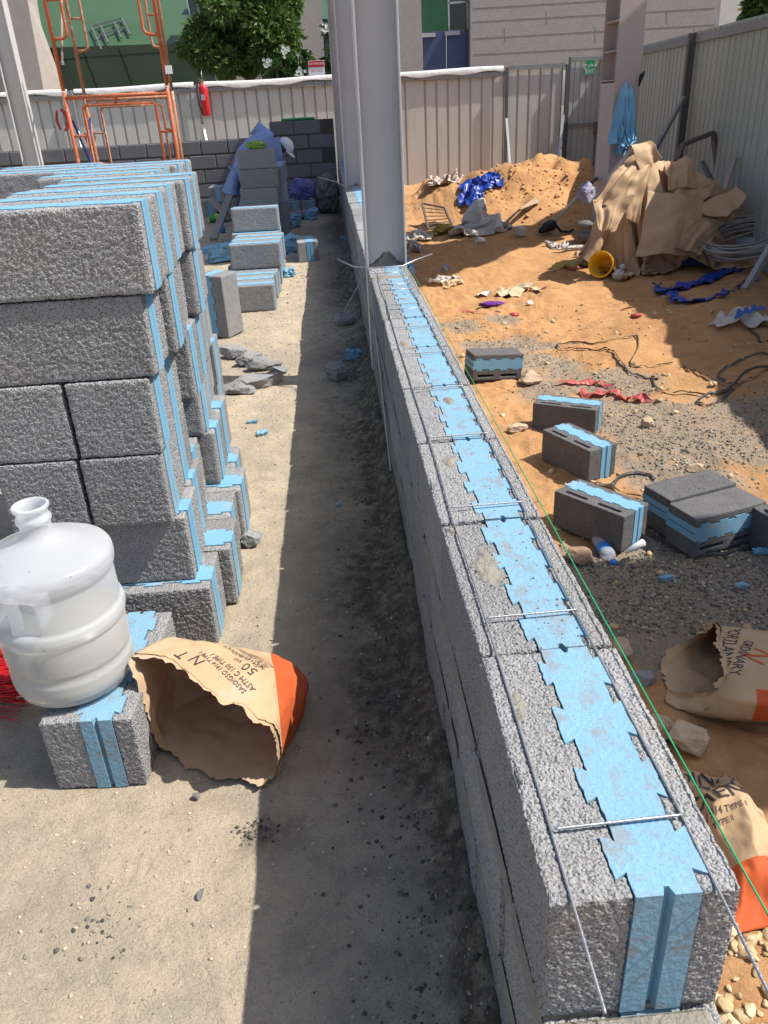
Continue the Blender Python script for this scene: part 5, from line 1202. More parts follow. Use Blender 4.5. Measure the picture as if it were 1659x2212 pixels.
# ------------------------------------------------------------------ litter in the yard
def flat_sheet(name, outline, z, m_, label, cat, seed, amp=.03, n=26, th=.002):
    P = [gr(px, py) for px, py in outline]; X = np.zeros((n, n, 3))
    for i in range(n):
        for j in range(n):
            s, t = i/(n-1), j/(n-1); p = (P[0]*(1-s) + P[1]*s)*(1-t) + (P[3]*(1-s) + P[2]*s)*t; X[i, j] = p
    f = X.reshape(-1, 3); f0 = f.copy(); f[:, 2] = zg_arr(f[:, 0], f[:, 1]) + .008 + amp*np.clip(.9 - 1.5*np.abs(fbm(f0*[1, 1, 0], 6, seed, 3)), 0, 1) + .15*amp*fbm(f0, 30, seed+1, 2)
    f[:, 0] += .25*amp*vnoise(f0, 14, seed+2) + .4*amp*vnoise(f0, 5, seed+8); f[:, 1] += .6*amp*vnoise(f0, 12, seed+3) + amp*vnoise(f0, 5, seed+9)
    return tag(sheet(name, X, m_, None, th), label, cat)
wad('plastic_sheet', at(1035, 500), 2.1, 1.2, .45, .34, M_BAGW, 'big crumpled clear plastic sheet at the foot of the soil heap', 'plastic sheet', 5, 60, 34, 14, pile=.34)
wad('plastic_bag', at(957, 505), .8, .45, .48, .18, M_BAGY, 'yellow plastic bag lying before the drain grating', 'plastic bag', 6, pile=.18)
wad('plastic_bag', at(897, 516), .9, .7, .45, .26, M_BAGW, 'whitish plastic bag next to the front column, upper one', 'plastic bag', 7, pile=.16)
wad('plastic_bag', at(894, 545), .55, .5, .42, .22, M_BAGW, 'whitish plastic bag with dark tip next to the front column', 'plastic bag', 8, pile=.2)
crumple('plastic_bag', at(1124, 510, -.45), (.10, .09, .09), 0, M_BAGW, 'small grey plastic bag left of the power tool', 'plastic bag', 9, 4, .4)
ribbon('plastic_sheet', [PZ(R17, *p_) for p_ in ((855, 262), (770, 248), (690, 258), (620, 285), (585, 330), (605, 385), (690, 362))], (.12, .16, .15, .15, .15, .18, .05), M_BAGB, 'bright blue plastic sheet curled on the soil heap', 'plastic sheet', 88, .08, .01, 15)
o = MB()
for k in range(7): 
    p0 = gr(*PZ(R17, 770 + 8*k, 675 - 3*k)); p1 = gr(*PZ(R17, 1130 + 5*k, 390 + 7*k)) + Vector((0, 0, .03)); o.tube([p0, p0.lerp(p1, .5) + Vector((0, 0, .03 + .012*k)), p1], .012, 6)
o = o.build('reed_bundle', mat('pale_stalks', (.46, .34, .24), .8, nscale=20, contrast=.4), None, True); tag(o, 'bundle of pale thin stalks lying on the soil heap slope', 'bundle')
# yellow bucket tipped over
p = at(1300, 600, -.58); bk = empty('bucket', p, 'yellow plastic bucket tipped over on the sand', 'bucket')
Mb = Matrix.Translation(Vector(p) + Vector((.03, .05, .13))) @ Euler((R_(78), 0, R_(-38))).to_matrix().to_4x4()
MB().lathe([(.0, -.16), (.095, -.16), (.10, -.155), (.13, .10), (.138, .102), (.138, .112), (.128, .112), (.097, -.148), (0, -.15)], (0, 0, 0), 40, M=Mb).build('pail', M_YEL, bk, True)
MB().tube([Mb @ Vector((.142*math.cos(a), .142*math.sin(a), .108)) for a in np.linspace(0, 6.283, 40)], .007, 6, cap=False).build('rim', M_YEL, bk, True)
flat_sheet('plastic_bag', [(1193, 578), (1280, 560), (1285, 575), (1200, 588)], -.58, M_BAGY, 'flattened pale yellow plastic bag left of the bucket', 'plastic bag', 12, .05)
wad('rag', at(1288, 560), .75, .4, .5, .14, M_BAGO, 'bright orange cloth scrap behind the yellow bucket', 'rag', 13, yaw=20, pile=.1)
crumple('plastic_bag', at(1336, 605, -.58), (.09, .08, .08), 25, M_BAGW, 'small white plastic bag right of the yellow bucket', 'plastic bag', 14, 4, .3)
p = at(1337, 587, -.58); o = MB().lathe([(.0, 0), (.03, 0), (.04, .10), (.037, .10), (.028, .004), (0, .004)], (0, 0, 0), 20, M=Matrix.Translation(Vector(p) + Vector((0, 0, .04))) @ Euler((0, R_(85), R_(20))).to_matrix().to_4x4()).build('paper_cup', M_WHITE, None, True); tag(o, 'white paper cup lying behind the small white bag', 'cup')
p = at(1046, 525, -.5); o = MB().lathe([(.0, 0), (.032, 0), (.042, .11), (.039, .11), (.03, .004), (0, .004)], (0, 0, 0), 20, M=Matrix.Translation(Vector(p) + Vector((0, 0, .035))) @ Euler((0, R_(80), R_(190))).to_matrix().to_4x4()).build('paper_cup', M_WHITE, None, True); tag(o, 'white paper cup lying before the big clear plastic', 'cup')
wad('plastic_scrap', at(1205, 535), .55, .4, .45, .16, M_BAGW, 'shredded white plastic scrap below the power tool', 'plastic scrap', 15, 30)
crumple('plastic_scrap', at(1237, 540, -.52), (.24, .05, .03), 5, M_BAGW, 'long thin white plastic shred left of the orange cloth', 'plastic scrap', 16, 4, .6)
wad('plastic_bag', at(1495, 572), .75, .45, .5, .14, M_BAGLB, 'pale blue plastic bag in the shade before the tarpaulin', 'plastic bag', 17, pile=.12)
crumple('paper_scrap', at(1435, 562, -.5), (.07, .05, .05), 10, M_WHITE, 'small crumpled white paper in the shade before the tarpaulin', 'paper', 18, 3, .4)
ribbon('cloth_strip', [(1420, 622), (1450, 632), (1480, 622), (1510, 615), (1545, 600), (1575, 590), (1598, 590)], (.04, .10, .08, .08, .12, .09, .03), M_BAGB, 'long dark blue cloth strip lying on the shaded soil, upper one', 'cloth', 61, .045)
ribbon('cloth_strip', [(1445, 640), (1480, 655), (1515, 652), (1545, 645), (1560, 640), (1600, 622), (1635, 606)], (.05, .08, .07, .05, .02, .012, .03), M_BAGB, 'tangled dark blue cloth strip lying on the shaded soil, lower one', 'cloth', 64, .04)
pw = flat_sheet('rice_sack', [(1525, 708), (1655, 680), (1665, 706), (1545, 722)], -.52, M_BAGW, 'white woven plastic sack with blue print at the right edge', 'sack', 19, .10)
X = np.zeros((14, 5, 3))
for i in range(14):
    for j in range(5):
        p = G(1585 + 68*i/13, 700 - 13*i/13 - 7*j/4*(1 if i % 3 else .4), -.40); X[i, j] = (p.x, p.y, zg(p.x, p.y) + .115 + .006*math.sin(i*2))
MB().grid(X).build('blue_print', mat('blue_ink', (.04, .12, .36), .7), pw, True, fixn=False)
for k, (px, py, sx, yaw, m_, lab, am) in enumerate([(1243, 588, .12, 10, M_BAGR, 'pinkish red plastic scrap left of the yellow bag', .4), (1058, 600, .02, 0, M_BAGR, '', 0)][:1]): crumple('plastic_scrap', at(px, py - 5, -.58), (sx, .06, .03), yaw, m_, lab, 'plastic scrap', 20 + k, 4, am)
ribbon('plastic_strip', [(1202, 838), (1225, 832), (1260, 831), (1290, 833), (1322, 840)], (.012, .035, .04, .035, .008), M_BAGR, 'flat pink plastic strip on the gravel behind the yard blocks', 'plastic strip', 71, .018)
ribbon('plastic_strip', [(1250, 852), (1285, 855), (1300, 848), (1335, 860), (1365, 868), (1385, 872), (1408, 864)], (.03, .05, .035, .035, .04, .045, .015), M_BAGR, 'twisted red plastic strip right behind the yard blocks', 'plastic strip', 74, .028)
ribbon('plastic_strip', [(994, 673), (1015, 675), (1035, 677), (1055, 681)], (.01, .012, .008, .006), M_BAGR, 'thin red plastic ribbon on the sand near the wall', 'plastic strip', 77, .01)
flat_sheet('cardboard', [(1072, 640), (1125, 617), (1150, 622), (1118, 643)], -.6, M_CARD, 'bent flat piece of brown cardboard on the sunlit sand', 'cardboard', 24, .07, 14, .004)
flat_sheet('cardboard', [(1144, 629), (1150, 624), (1184, 625), (1165, 632)], -.6, M_CARD, 'small cardboard flap right of the larger piece', 'cardboard', 25, .03, 10, .004)
flat_sheet('paper_scrap', [(952, 622), (985, 612), (1003, 618), (970, 628)], -.6, M_PAPER, 'crumpled brown paper scrap beside the clear wrapper near the column', 'paper', 26, .08, 22)
flat_sheet('plastic_wrapper', [(918, 610), (985, 602), (1000, 612), (935, 618)], -.6, M_BAGW, 'clear plastic wrapper with blue print near the column foot', 'wrapper', 27, .08)
flat_sheet('paper_scrap', [(1028, 642), (1052, 634), (1064, 638), (1036, 646)], -.6, M_WHITE, 'white torn paper sliver left of the cardboard', 'paper', 28, .05, 14)
o = crumple('snack_wrapper', at(1062, 662, -.6), (.15, .045, .035), -5, M_BAGP, 'shiny purple snack wrapper on the sand', 'wrapper', 29, 4, .4)
crumple('paper_cup', at(1144, 660, -.6), (.055, .035, .035), 20, M_WHITE, 'crushed white paper cup alone on the sand', 'cup', 30, 3, .2)
crumple('plastic_scrap', at(1110, 683, -.6), (.06, .05, .02), 20, M_BAGR, 'small pink plastic scrap on the sand near the middle', 'plastic scrap', 33, 3, .5)
crumple('plastic_scrap', at(1376, 686, -.6), (.07, .05, .02), -20, M_BAGR, 'small pink plastic scrap at the edge of the fence shade', 'plastic scrap', 34, 3, .5)
wad('white_rubbish', at(*PZ(R17, 370, 250)), 1.0, .7, .42, .2, mat('pale_rubbish', (.62, .50, .42), .8, nscale=20, contrast=.5), 'pale rubbish on the crest of the low soil ridge', 'rubbish', 35)
# small water bottles
def bottle(name, p, dirv, s, label, crushed=1.0):
    d = Vector(dirv).normalized(); Mx = Matrix.Translation(p) @ d.to_track_quat('Z', 'Y').to_matrix().to_4x4() @ Matrix.Diagonal((s, s*crushed, s, 1))
    r = empty(name, p, label, 'bottle')
    MB().lathe([(0, .002), (.026, 0), (.031, .008), (.031, .045), (.029, .05), (.031, .055), (.031, .12), (.026, .145), (.013, .168), (.0125, .178)], n=24, M=Mx).build('bottle_body', M_BOTTLE, r, True)
    MB().lathe([(.0125, .176), (.0155, .178), (.0155, .196), (0, .197)], n=16, M=Mx).build('bottle_cap', M_CAPB, r, True)
    MB().lathe([(.0316, .062), (.0316, .105)], n=24, M=Mx).build('bottle_label', M_CAPB, r, True)
p = at(1308, 1190, -.6); bottle('water_bottle', Vector(p) + Vector((-.02, .06, .035)), (.02, -1, -.03), 1.15, 'crushed small water bottle with blue label near the nearest yard block', .75)
p = at(962, 590, -.6); bottle('water_bottle', Vector(p) + Vector((0, 0, .035)), (.22, 1, .02), 1.2, 'small clear water bottle lying alone in the column shade')
p = at(893, 602, -.6); bottle('water_bottle', Vector(p) + Vector((0, 0, .05)), (-.1, .7, .4), 1.5, 'blue capped bottle half hidden behind the wall by the column')
o = MB().tube([G(1352, 1192, -.55), G(1390, 1172, -.53)], .012, 10, rr=[.010, .018]).build('paper_cup', M_WHITE, None, True); tag(o, 'white plastic tube leaning by the nearest yard block', 'tube')
foam_scrap(1440, 1247, .055, .02, .015, 10, -.6, 'thin blue foam strip on the dark gravel, left one', 81); foam_scrap(1600, 1272, .05, .02, .015, -5, -.6, 'thin blue foam strip on the dark gravel, right one', 82); foam_scrap(1640, 1205, .06, .03, .02, -5, -.6, 'blue foam bit behind the lying pair of blocks', 83)
# black packing straps
def strap(pts, label, w_=.018, lift=.004):
    P = [Vector(at(a, b_, -.6)) for a, b_ in pts]; q_ = []; n = len(P)
    for i in range(n-1):
        p0, p1, p2, p3 = P[max(i-1, 0)], P[i], P[i+1], P[min(i+2, n-1)]
        for k in range(8):
            u = k/8; q_.append(.5*((2*p1) + (p2 - p0)*u + (2*p0 - 5*p1 + 4*p2 - p3)*u*u + (3*p1 - p0 - 3*p2 + p3)*u**3))
    q_.append(P[-1]); X = np.zeros((len(q_), 2, 3)); rs_ = random.Random(len(pts))
    for i, p in enumerate(q_):
        d = (q_[min(i+1, len(q_)-1)] - q_[max(i-1, 0)]); d.z = 0; d.normalize(); s_ = Vector((-d.y, d.x, 0))*w_/2; tilt = .9*math.sin(i*.09 + len(pts))
        z_ = zg(p.x, p.y) + lift + .004*math.sin(i*.13)
        X[i, 0] = (p.x - s_.x*math.cos(tilt), p.y - s_.y*math.cos(tilt), z_ - w_/2*math.sin(tilt) + w_/2); X[i, 1] = (p.x + s_.x*math.cos(tilt), p.y + s_.y*math.cos(tilt), z_ + w_/2*math.sin(tilt) + w_/2)
    o = MB().grid(X).build('packing_strap', M_STRAP, None, True, fixn=False); o.modifiers.new('s', 'SOLIDIFY').thickness = .0012; tag(o, label, 'strap', 'black packing straps')
def rg(*pts): return [PZ(RG, *p_) for p_ in pts]
strap(rg((500, 745), (330, 755), (160, 755), (150, 715), (240, 700), (400, 715), (550, 680), (690, 662), (720, 690), (715, 760), (665, 840), (700, 880), (850, 870), (970, 860)), 'black packing strap looped on the sunlit sand, farthest loop')
strap(rg((495, 745), (560, 800), (660, 920), (720, 945), (860, 970), (820, 950), (840, 1020), (920, 1060), (1100, 1075), (1380, 1065), (1430, 1030)), 'black packing strap running along the gravel, middle one')
strap(rg((1040, 878), (1180, 940), (1380, 1010), (1500, 920), (1659, 890)), 'black packing strap crossing into the shade on the right')
strap(rg((1659, 900), (1500, 980), (1380, 1040), (1250, 1070), (1155, 1120), (1180, 1160), (1250, 1150), (1400, 1040)), 'grey sheened packing strap with a small loop near the gravel')
strap(rg((1659, 795), (1480, 830), (1350, 890), (1300, 950), (1350, 990)), 'packing strap bowed over the shaded soil at the right edge')
strap(rg((1659, 595), (1540, 580), (1525, 620), (1590, 690), (1659, 705)), 'black strap loop before the white sack at the right edge')
RH = (1700, 1200, 2500, 1900)
strap([PZ(RH, *p_) for p_ in ((440, 775), (600, 805), (640, 770), (720, 725), (830, 730), (890, 765))], 'black strap arching between the middle block and the lying pair')
strap([PZ(RH, *p_) for p_ in ((600, 810), (680, 860), (800, 885))], 'short black strap ending under the lying pair')
strap([PZ(RH, *p_) for p_ in ((790, 1080), (900, 1160), (1100, 1260), (1400, 1265), (1640, 1205))], 'black strap under the front lying block')

# ------------------------------------------------------------------ buildings beyond the fence
def solid(pts, Y, depth, M_, name, parent, lean=0):
    """an outline measured at distance Y, given real depth going back; lean = metres the top leans back per metre of height"""
    P = [AY(px, py, Y) for px, py in pts]; z0 = min(p.z for p in P)
    P = [Vector((p.x, p.y + lean*(p.z - z0), p.z)) for p in P]
    return MB().prism(P, (0, depth, 0)).build(name, M_, parent)
def rp(reg, *pts): return [PZ(reg, *p) for p in pts]
bL = empty('office_building', (-9, 31, -.2), 'green glazed office building with leaning granite piers behind the tree', 'building')
solid([(-40, -10), (14, 4), (14, 240), (-40, 260)], 31.4, .6, M_GRANITE, 'pier', bL)
solid([PZ(RA, 45, -60), PZ(RA, 240, -60), PZ(RA, 250, 20), PZ(RA, 420, 960), PZ(RA, 270, 960)], 30.6, 1.0, M_GRANITE, 'pier', bL)
pr = [AY(*PZ(RA, 250, 10), 30.62), AY(*PZ(RA, 545, 800), 31.6), AY(*PZ(RA, 600, 960), 31.8), AY(*PZ(RA, 420, 960), 30.62)]
MB().add(pr + [p + Vector((.0, .5, 0)) for p in pr], [(0, 1, 2, 3), (7, 6, 5, 4), (0, 4, 5, 1), (1, 5, 6, 2), (2, 6, 7, 3), (3, 7, 4, 0)]).build('pier_side', M_GRANITE, bL)
MB().box((-11.3, 30.55, -.2), (-11.16, 30.6, 3.6)).build('dark_slot', M_GLASSD, bL)
# glazing: sun and shade shaped in: upper band tilted back, lower leaning forward and darker
def gl(pts, Ys): return [AY(*p_, y_) for p_, y_ in zip(pts, Ys)]
up = gl([PZ(RA, 225, -80), PZ(RB, -5, -80), PZ(RB, 105, 385), PZ(RA, 400, 430)], [34.4, 34.4, 32.0, 32.0])
lo_ = gl([PZ(RA, 400, 430), PZ(RB, 105, 385), PZ(RB, 195, 790), PZ(RA, 560, 900)], [32.0, 32.0, 33.0, 33.0])
MB().add(up + [p + Vector((0, .3, .05)) for p in up], [(0, 1, 2, 3), (7, 6, 5, 4), (0, 4, 5, 1), (1, 5, 6, 2), (2, 6, 7, 3), (3, 7, 4, 0)]).build('glazing', M_GREENG, bL)
MB().add(lo_ + [p + Vector((0, .3, .05)) for p in lo_], [(0, 1, 2, 3), (7, 6, 5, 4), (0, 4, 5, 1), (1, 5, 6, 2), (2, 6, 7, 3), (3, 7, 4, 0)]).build('glazing', M_GREEND, bL)
js = MB()
def pl(px, py, quad):
    n = (quad[1] - quad[0]).cross(quad[3] - quad[0]); d = _ray(px, py); d = Vector(d); o_ = Vector((0, 0, CAM_Z)); t = (quad[0] - o_).dot(n)/d.dot(n); return o_ + d*t + Vector((0, -.012, 0))
for (a, b_, qd) in (((930, -30), (1065, 420), up), ((1065, 440), (1195, 800), lo_), ((600, 100), (735, 425), up), ((735, 440), (885, 830), lo_), ((1290, 0), (1330, 100), up)):
    js.bar(pl(*PZ(RA, *a), qd), pl(*PZ(RA, *b_), qd), .025, .012)
js.bar(pl(*PZ(RA, 460, 550), lo_), pl(*PZ(RA, 1650, 470), lo_), .022, .012)
js.build('joint', M_BLACK, bL)
rl = MB(); Q = lambda x_, y_, k=.25: pl(*PZ(RA, x_, y_), up) + Vector((0, -k, 0))
for a, b_ in (((840, 245), (1110, 170)), ((840, 245), (930, 450)), ((1110, 170), (1185, 318)), ((920, 235), (990, 390)), ((1045, 205), (1105, 345)), ((880, 330), (1140, 250))): rl.bar(Q(*a), Q(*b_), .05, .05)
rl.build('reflected_rail', MT['dark_post'], bL)  # bars set before the glass in place of a railing's reflection
solid([PZ(RB, 10, -80), PZ(RB, 75, -80), PZ(RB, 300, 790), PZ(RB, 195, 790)], 31.6, .6, mat('dark_mullion', (.05, .06, .055), .5), 'mullion', bL)
solid([PZ(RB, 60, -80), PZ(RB, 960, -80), PZ(RB, 1000, 790), PZ(RB, 290, 790)], 33.2, .3, M_GREEND, 'glazing', bL)
solid([PZ(RB, 285, 480), PZ(RB, 680, 480), PZ(RB, 695, 790), PZ(RB, 295, 790)], 32.6, .4, M_GRANITE, 'low_wall', bL)
solid([PZ(RB, 930, -60), PZ(RB, 1230, -60), PZ(RB, 1275, 790), PZ(RB, 995, 790)], 31.5, .9, M_GRANITE, 'pier', bL)
solid([PZ(RB, 1230, -60), PZ(RB, 1420, -60), PZ(RB, 1420, 175), PZ(RB, 1240, 170)], 32.2, .3, mat('lit_green_glass', (.16, .36, .24), .3, spec=.6), 'glazing', bL)
solid([PZ(RB, 1240, 172), PZ(RB, 1420, 172), PZ(RB, 1420, 790), PZ(RB, 1275, 790)], 32.4, .3, M_GLASSD, 'glazing', bL)
bR = empty('granite_building', (8, 27, -.2), 'granite clad building with blue double doors behind the gate', 'building')
RCc = lambda x_, y_: (((1000 + x_*500/1229.)*.6636), (y_*500/1229.)*.6636)
Yb = 27
solid([(840, -20), (909, -20), (914, 175), (846, 180)], Yb, 1.2, M_GRANITE, 'wall', bR)
solid([(1016, -20), (1556, -20), (1535, 130), (1016, 160)], Yb, 1.2, M_GRANITE, 'wall', bR)
gj = MB()
for y0_, y1_ in ((18, -4), (47, 27), (83, 63), (118, 100)):
    a = AY(1022, y0_ + (0), Yb - .002); b_ = AY(1545, y1_ - 10, Yb - .002); gj.bar(a, b_, .008, .014)
for k, x_ in enumerate((1090, 1180, 1285, 1440, 1500)):
    a = AY(x_, 22 if k % 2 else 60, Yb - .002); b_ = AY(x_ + 1, 52 if k % 2 else 92, Yb - .002); gj.bar(a, b_, .012, .006)
gj.build('cladding_joint', mat('joint_grey', (.27, .235, .21), .9), bR)
solid([(909.5, -20), (967, -20), (969, 66), (912, 70)], Yb + .35, .2, mat('green_panel', (.03, .11, .055), .4), 'panel', bR)
dw = solid([(967.5, -20), (1015, -20), (1015.5, 63), (969.5, 66)], Yb + .4, .1, M_GLASSD, 'window', bR)
for a, b_ in (((968, 7), (1015, 3)), ((968, -20), (970, 66)), ((1008, -20), (1010, 62))): MB().bar(AY(*a, Yb + .37), AY(*b_, Yb + .37), .05, .05).build('window_frame', M_PIPE, dw)
for q_ in ([(912.5, 71), (963.5, 67), (964.5, 180), (915, 180)], [(965, 67), (1015.5, 63.5), (1016, 180), (966, 180)]):
    d_ = solid(q_, Yb + .3, .08, M_DOOR, 'door', bR); a = AY(q_[0][0] + 12, q_[0][1] + 5, Yb + .26); MB().box((a.x - .22, a.y - .06, a.z - .05), (a.x + .22, a.y + .03, a.z + .05)).build('door_closer', M_PIPE, d_)
bW = empty('pale_building', (20, 33, -.2), 'sunlit pale wall at the far right corner behind the fence', 'building')
solid([(1560, -20), (1632, -20), (1628, 20), (1600, 90), (1595, 130), (1545, 130)], 33, 4, M_GRANW, 'wall', bW)
ac = empty('equipment_box', (20, 30, 1), 'grey green equipment cabinet with yellow edge at the far right', 'cabinet')
solid([(1607, 33), (1619, 30), (1612, 90), (1594, 90)], 30, .5, MT['dark_post'], 'side_panel', ac); solid([(1619.5, 27), (1660, 20), (1655, 90), (1613, 90)], 29.9, .6, M_FENCEG, 'front_panel', ac)
solid([(1612, 14), (1640, 6), (1640, 12), (1612, 20)], 29.5, .6, mat('yellow_paint', (.62, .46, .08), .6), 'canopy_edge', ac)

# ------------------------------------------------------------------ trees and shrubs
def leaf_cloud(name, parent, clumps, n, size, m_, seed, droop=.3, asp=.34):
    rs = np.random.RandomState(seed); C = np.array([c[:3] for c in clumps]); R = np.array([c[3] for c in clumps]); w = R**2; w /= w.sum(); k = rs.choice(len(C), n, p=w)
    d = rs.normal(size=(n, 3)); d /= np.linalg.norm(d, axis=1)[:, None]; rad = R[k]*(.55 + .5*rs.rand(n)**.6)
    P = C[k] + d*rad[:, None]*[1, 1, .85]
    ax = d + rs.normal(size=(n, 3))*.55 + [0, 0, -droop]; ax /= np.linalg.norm(ax, axis=1)[:, None]
    sd = np.cross(ax, rs.normal(size=(n, 3))); sd /= np.linalg.norm(sd, axis=1)[:, None]; s = size*(.6 + .8*rs.rand(n))
    V = np.empty((n, 4, 3)); V[:, 0] = P; V[:, 1] = P + ax*(s*.5)[:, None] + sd*(s*asp*.5)[:, None]; V[:, 2] = P + ax*s[:, None]; V[:, 3] = P + ax*(s*.5)[:, None] - sd*(s*asp*.5)[:, None]
    me = bpy.data.meshes.new(name); VV = V.reshape(-1, 3)
    if parent is not None: VV = VV - np.array(parent.location)
    me.vertices.add(len(VV)); me.vertices.foreach_set('co', VV.ravel()); me.loops.add(n*4); me.loops.foreach_set('vertex_index', np.arange(n*4, dtype=np.int32)); me.polygons.add(n); me.polygons.foreach_set('loop_start', np.arange(0, n*4, 4, dtype=np.int32)); me.update(calc_edges=True); me.materials.append(m_)
    o = bpy.data.objects.new(name, me); COL.objects.link(o); o.parent = parent; return o
YT = 25.0
def tp_(x_, y_, dy=0): p = AYr(RB, x_, y_, YT + dy); return (p.x, p.y, p.z)
tr = empty('tree', tp_(590, 790), 'dark green bushy tree standing beyond the fence before the green building', 'tree')
rs = np.random.RandomState(4); cl = []
for x_, y_, r in ((480, 60, .75), (330, 90, .6), (650, 60, .75), (820, 90, .65), (900, 40, .5), (180, 260, .55), (330, 260, .75), (520, 240, .9), (720, 240, .85), (880, 260, .6), (110, 420, .5), (250, 430, .65), (420, 420, .7), (600, 430, .8), (780, 400, .7), (930, 330, .38), (200, 540, .42), (360, 545, .45), (560, 540, .45), (700, 520, .45), (500, -60, .9), (700, -60, .8), (260, -20, .5), (300, 620, .25), (100, 500, .3), (480, 600, .25)):
    for k in range(2): p = tp_(x_ + rs.normal()*25, y_ + rs.normal()*20, rs.uniform(-1, 1)); cl.append((*p, r*rs.uniform(.62, .95)*.85))
leaf_cloud('crown', tr, cl, 24000, .19, M_LEAF, 5)
tk = MB(); b0 = Vector(tp_(590, 800))
for (x_, y_, r) in ((420, 430, .05), (520, 500, .05), (590, 300, .07), (660, 430, .05), (760, 430, .045), (470, 200, .05)):
    e = Vector(tp_(x_, y_, rs.uniform(-.5, .5))); tk.tube([b0 + Vector((rs.uniform(-.08, .08), 0, 0)), b0.lerp(e, .4) + Vector((rs.uniform(-.1, .1), 0, .1)), e], r, 8, rr=[r*1.2, r, r*.45])
tk.build('trunk', M_BARK, tr, True)
def rosette_plant(name, label, heads, seed, flowers, Yp=22.5, size=.30):
    p0 = AYr(RB, *heads[0][:2], Yp); r = empty(name, (p0.x, Yp, -.2), label, 'shrub'); rs = np.random.RandomState(seed); mb = MB(); st = MB()
    for (x_, y_) in heads:
        c = AYr(RB, x_, y_, Yp + rs.uniform(-.3, .3))
        for k in range(26):
            a = rs.rand()*6.283; el = rs.uniform(-.5, 1.2); d = Vector((math.cos(a)*math.cos(el), math.sin(a)*math.cos(el), math.sin(el))); s_ = Vector((-math.sin(a), math.cos(a), 0)); l = size*rs.uniform(.7, 1.2); w_ = l*.15
            m1 = c + d*l*.55 + Vector((0, 0, .02)); e = c + d*l + Vector((0, 0, -.09*l/size)); mb.add([c, m1 - s_*w_, e, m1 + s_*w_], [(0, 1, 2), (0, 2, 3)])
        st.tube([Vector((c.x + rs.uniform(-.1, .1), c.y, -.2)), c], .03, 6)
    mb.build('foliage', M_LEAFD, r, fixn=False); st.build('stem', M_BARK, r, True)
    for (x_, y_) in flowers:
        c = AYr(RB, x_, y_, Yp - .35); fm = MB()
        for k in range(12):
            a = rs.rand()*6.283; q_ = c + Vector((rs.normal()*.06, rs.normal()*.05, rs.normal()*.06))
            for t in range(5):
                aa = a + t*1.257; d = Vector((math.cos(aa), -.3, math.sin(aa)))*.045; s_ = Vector((-math.sin(aa), 0, math.cos(aa)))*.018; fm.add([q_, q_ + d*.6 + s_, q_ + d, q_ + d*.6 - s_], [(0, 1, 2, 3)])
        fm.build('flower_cluster', M_PETAL, r, fixn=False)
    return r
rosette_plant('frangipani_shrub', 'glossy shrub with white flowers behind the fence beside the dark tree', [(900, 560), (830, 610), (960, 610), (880, 670), (800, 680), (940, 680), (900, 480)], 3, [(910, 465), (745, 565), (1040, 640)])
rosette_plant('frangipani_shrub', 'smaller glossy flowering shrub left of the no parking sign', [(1060, 560), (1090, 500), (1030, 620), (1080, 650)], 4, [(1050, 510)], 22.8)
rosette_plant('frangipani_shrub', 'shrub peeping out between the parking sign and the columns', [(1310, 560), (1330, 480), (1320, 640), (1300, 270), (1330, 320)], 5, [(1280, 260)], 23.5)
t2 = empty('tree', AYr(RD, 1620, 150, 24), 'bright leafy tree top at the upper right corner', 'tree'); cl = []
for x_, y_, r in ((1600, 60, .5), (1660, 20, .6), (1560, 160, .35), (1640, 140, .55), (1700, 90, .7), (1580, 230, .2), (1740, 180, .6)): p = AYr(RD, x_, y_, 24); cl.append((p.x, p.y, p.z, r*.75))
leaf_cloud('crown', t2, cl, 2600, .22, M_LEAF, 8, asp=.45)
MB().tube([Vector((t2.location.x + .6, 24, -.2)), Vector((t2.location.x + .4, 24, 2.4))], .09, 8).build('trunk', M_BARK, t2, True)

# ------------------------------------------------------------------ the worker
def skin(name, chain_pts, edges, rad, root_i, m_, parent, sub=2, smooth=True):
    me = bpy.data.meshes.new(name); me.from_pydata([tuple(p) for p in chain_pts], edges, []); o = bpy.data.objects.new(name, me); COL.objects.link(o)
    mo = o.modifiers.new('s', 'SKIN'); mo.use_smooth_shade = True
    for i, d in enumerate(me.skin_vertices[0].data): r = rad[i]; d.radius = r if isinstance(r, tuple) else (r, r); d.use_root = (i == root_i)
    s_ = o.modifiers.new('u', 'SUBSURF'); s_.levels = s_.render_levels = sub
    m2_ = baked(o); m2_.materials.clear(); m2_.materials.append(m_); m2_.polygons.foreach_set('use_smooth', [True]*len(m2_.polygons)); m2_.name = name
    o = bpy.data.objects.new(name, m2_); COL.objects.link(o)
    if parent is not None: V = mesh_V(m2_); set_V(m2_, V - np.array(parent.location)); o.parent = parent
    return o
WY = 11.2
def W(x_, y_, dy=0): p = AY(*PZ(RE, x_, y_), WY + dy); return Vector((p.x, p.y, p.z))
wk = empty('person', (-1.0, WY, 0), 'worker bending down in a loose light blue shirt and white cap', 'person')
J_ = {'pel': W(430, 470), 'wai': W(560, 330, .0), 'che': W(720, 260), 'nek': W(830, 275, -.02), 'hed': W(905, 320, -.02), 'top': W(950, 345, -.02),
      'shL': W(700, 200, .16), 'elL': W(600, 120, .22), 'haL': W(640, 250, .3), 'shR': W(800, 300, -.17), 'elR': W(850, 500, -.15), 'wrR': W(905, 680, -.05), 'paR': W(925, 722, -.05),
      'hiL': W(400, 500, .1), 'hiR': W(420, 520, -.1)}
def gpt(x, y, z): return Vector((x, y, z))
px_ = J_['pel'].x
J_['knL'] = gpt(px_ + .05, WY + .13, .48); J_['anL'] = gpt(px_ - .08, WY + .13, .08); J_['toL'] = gpt(px_ + .12, WY + .13, .035)
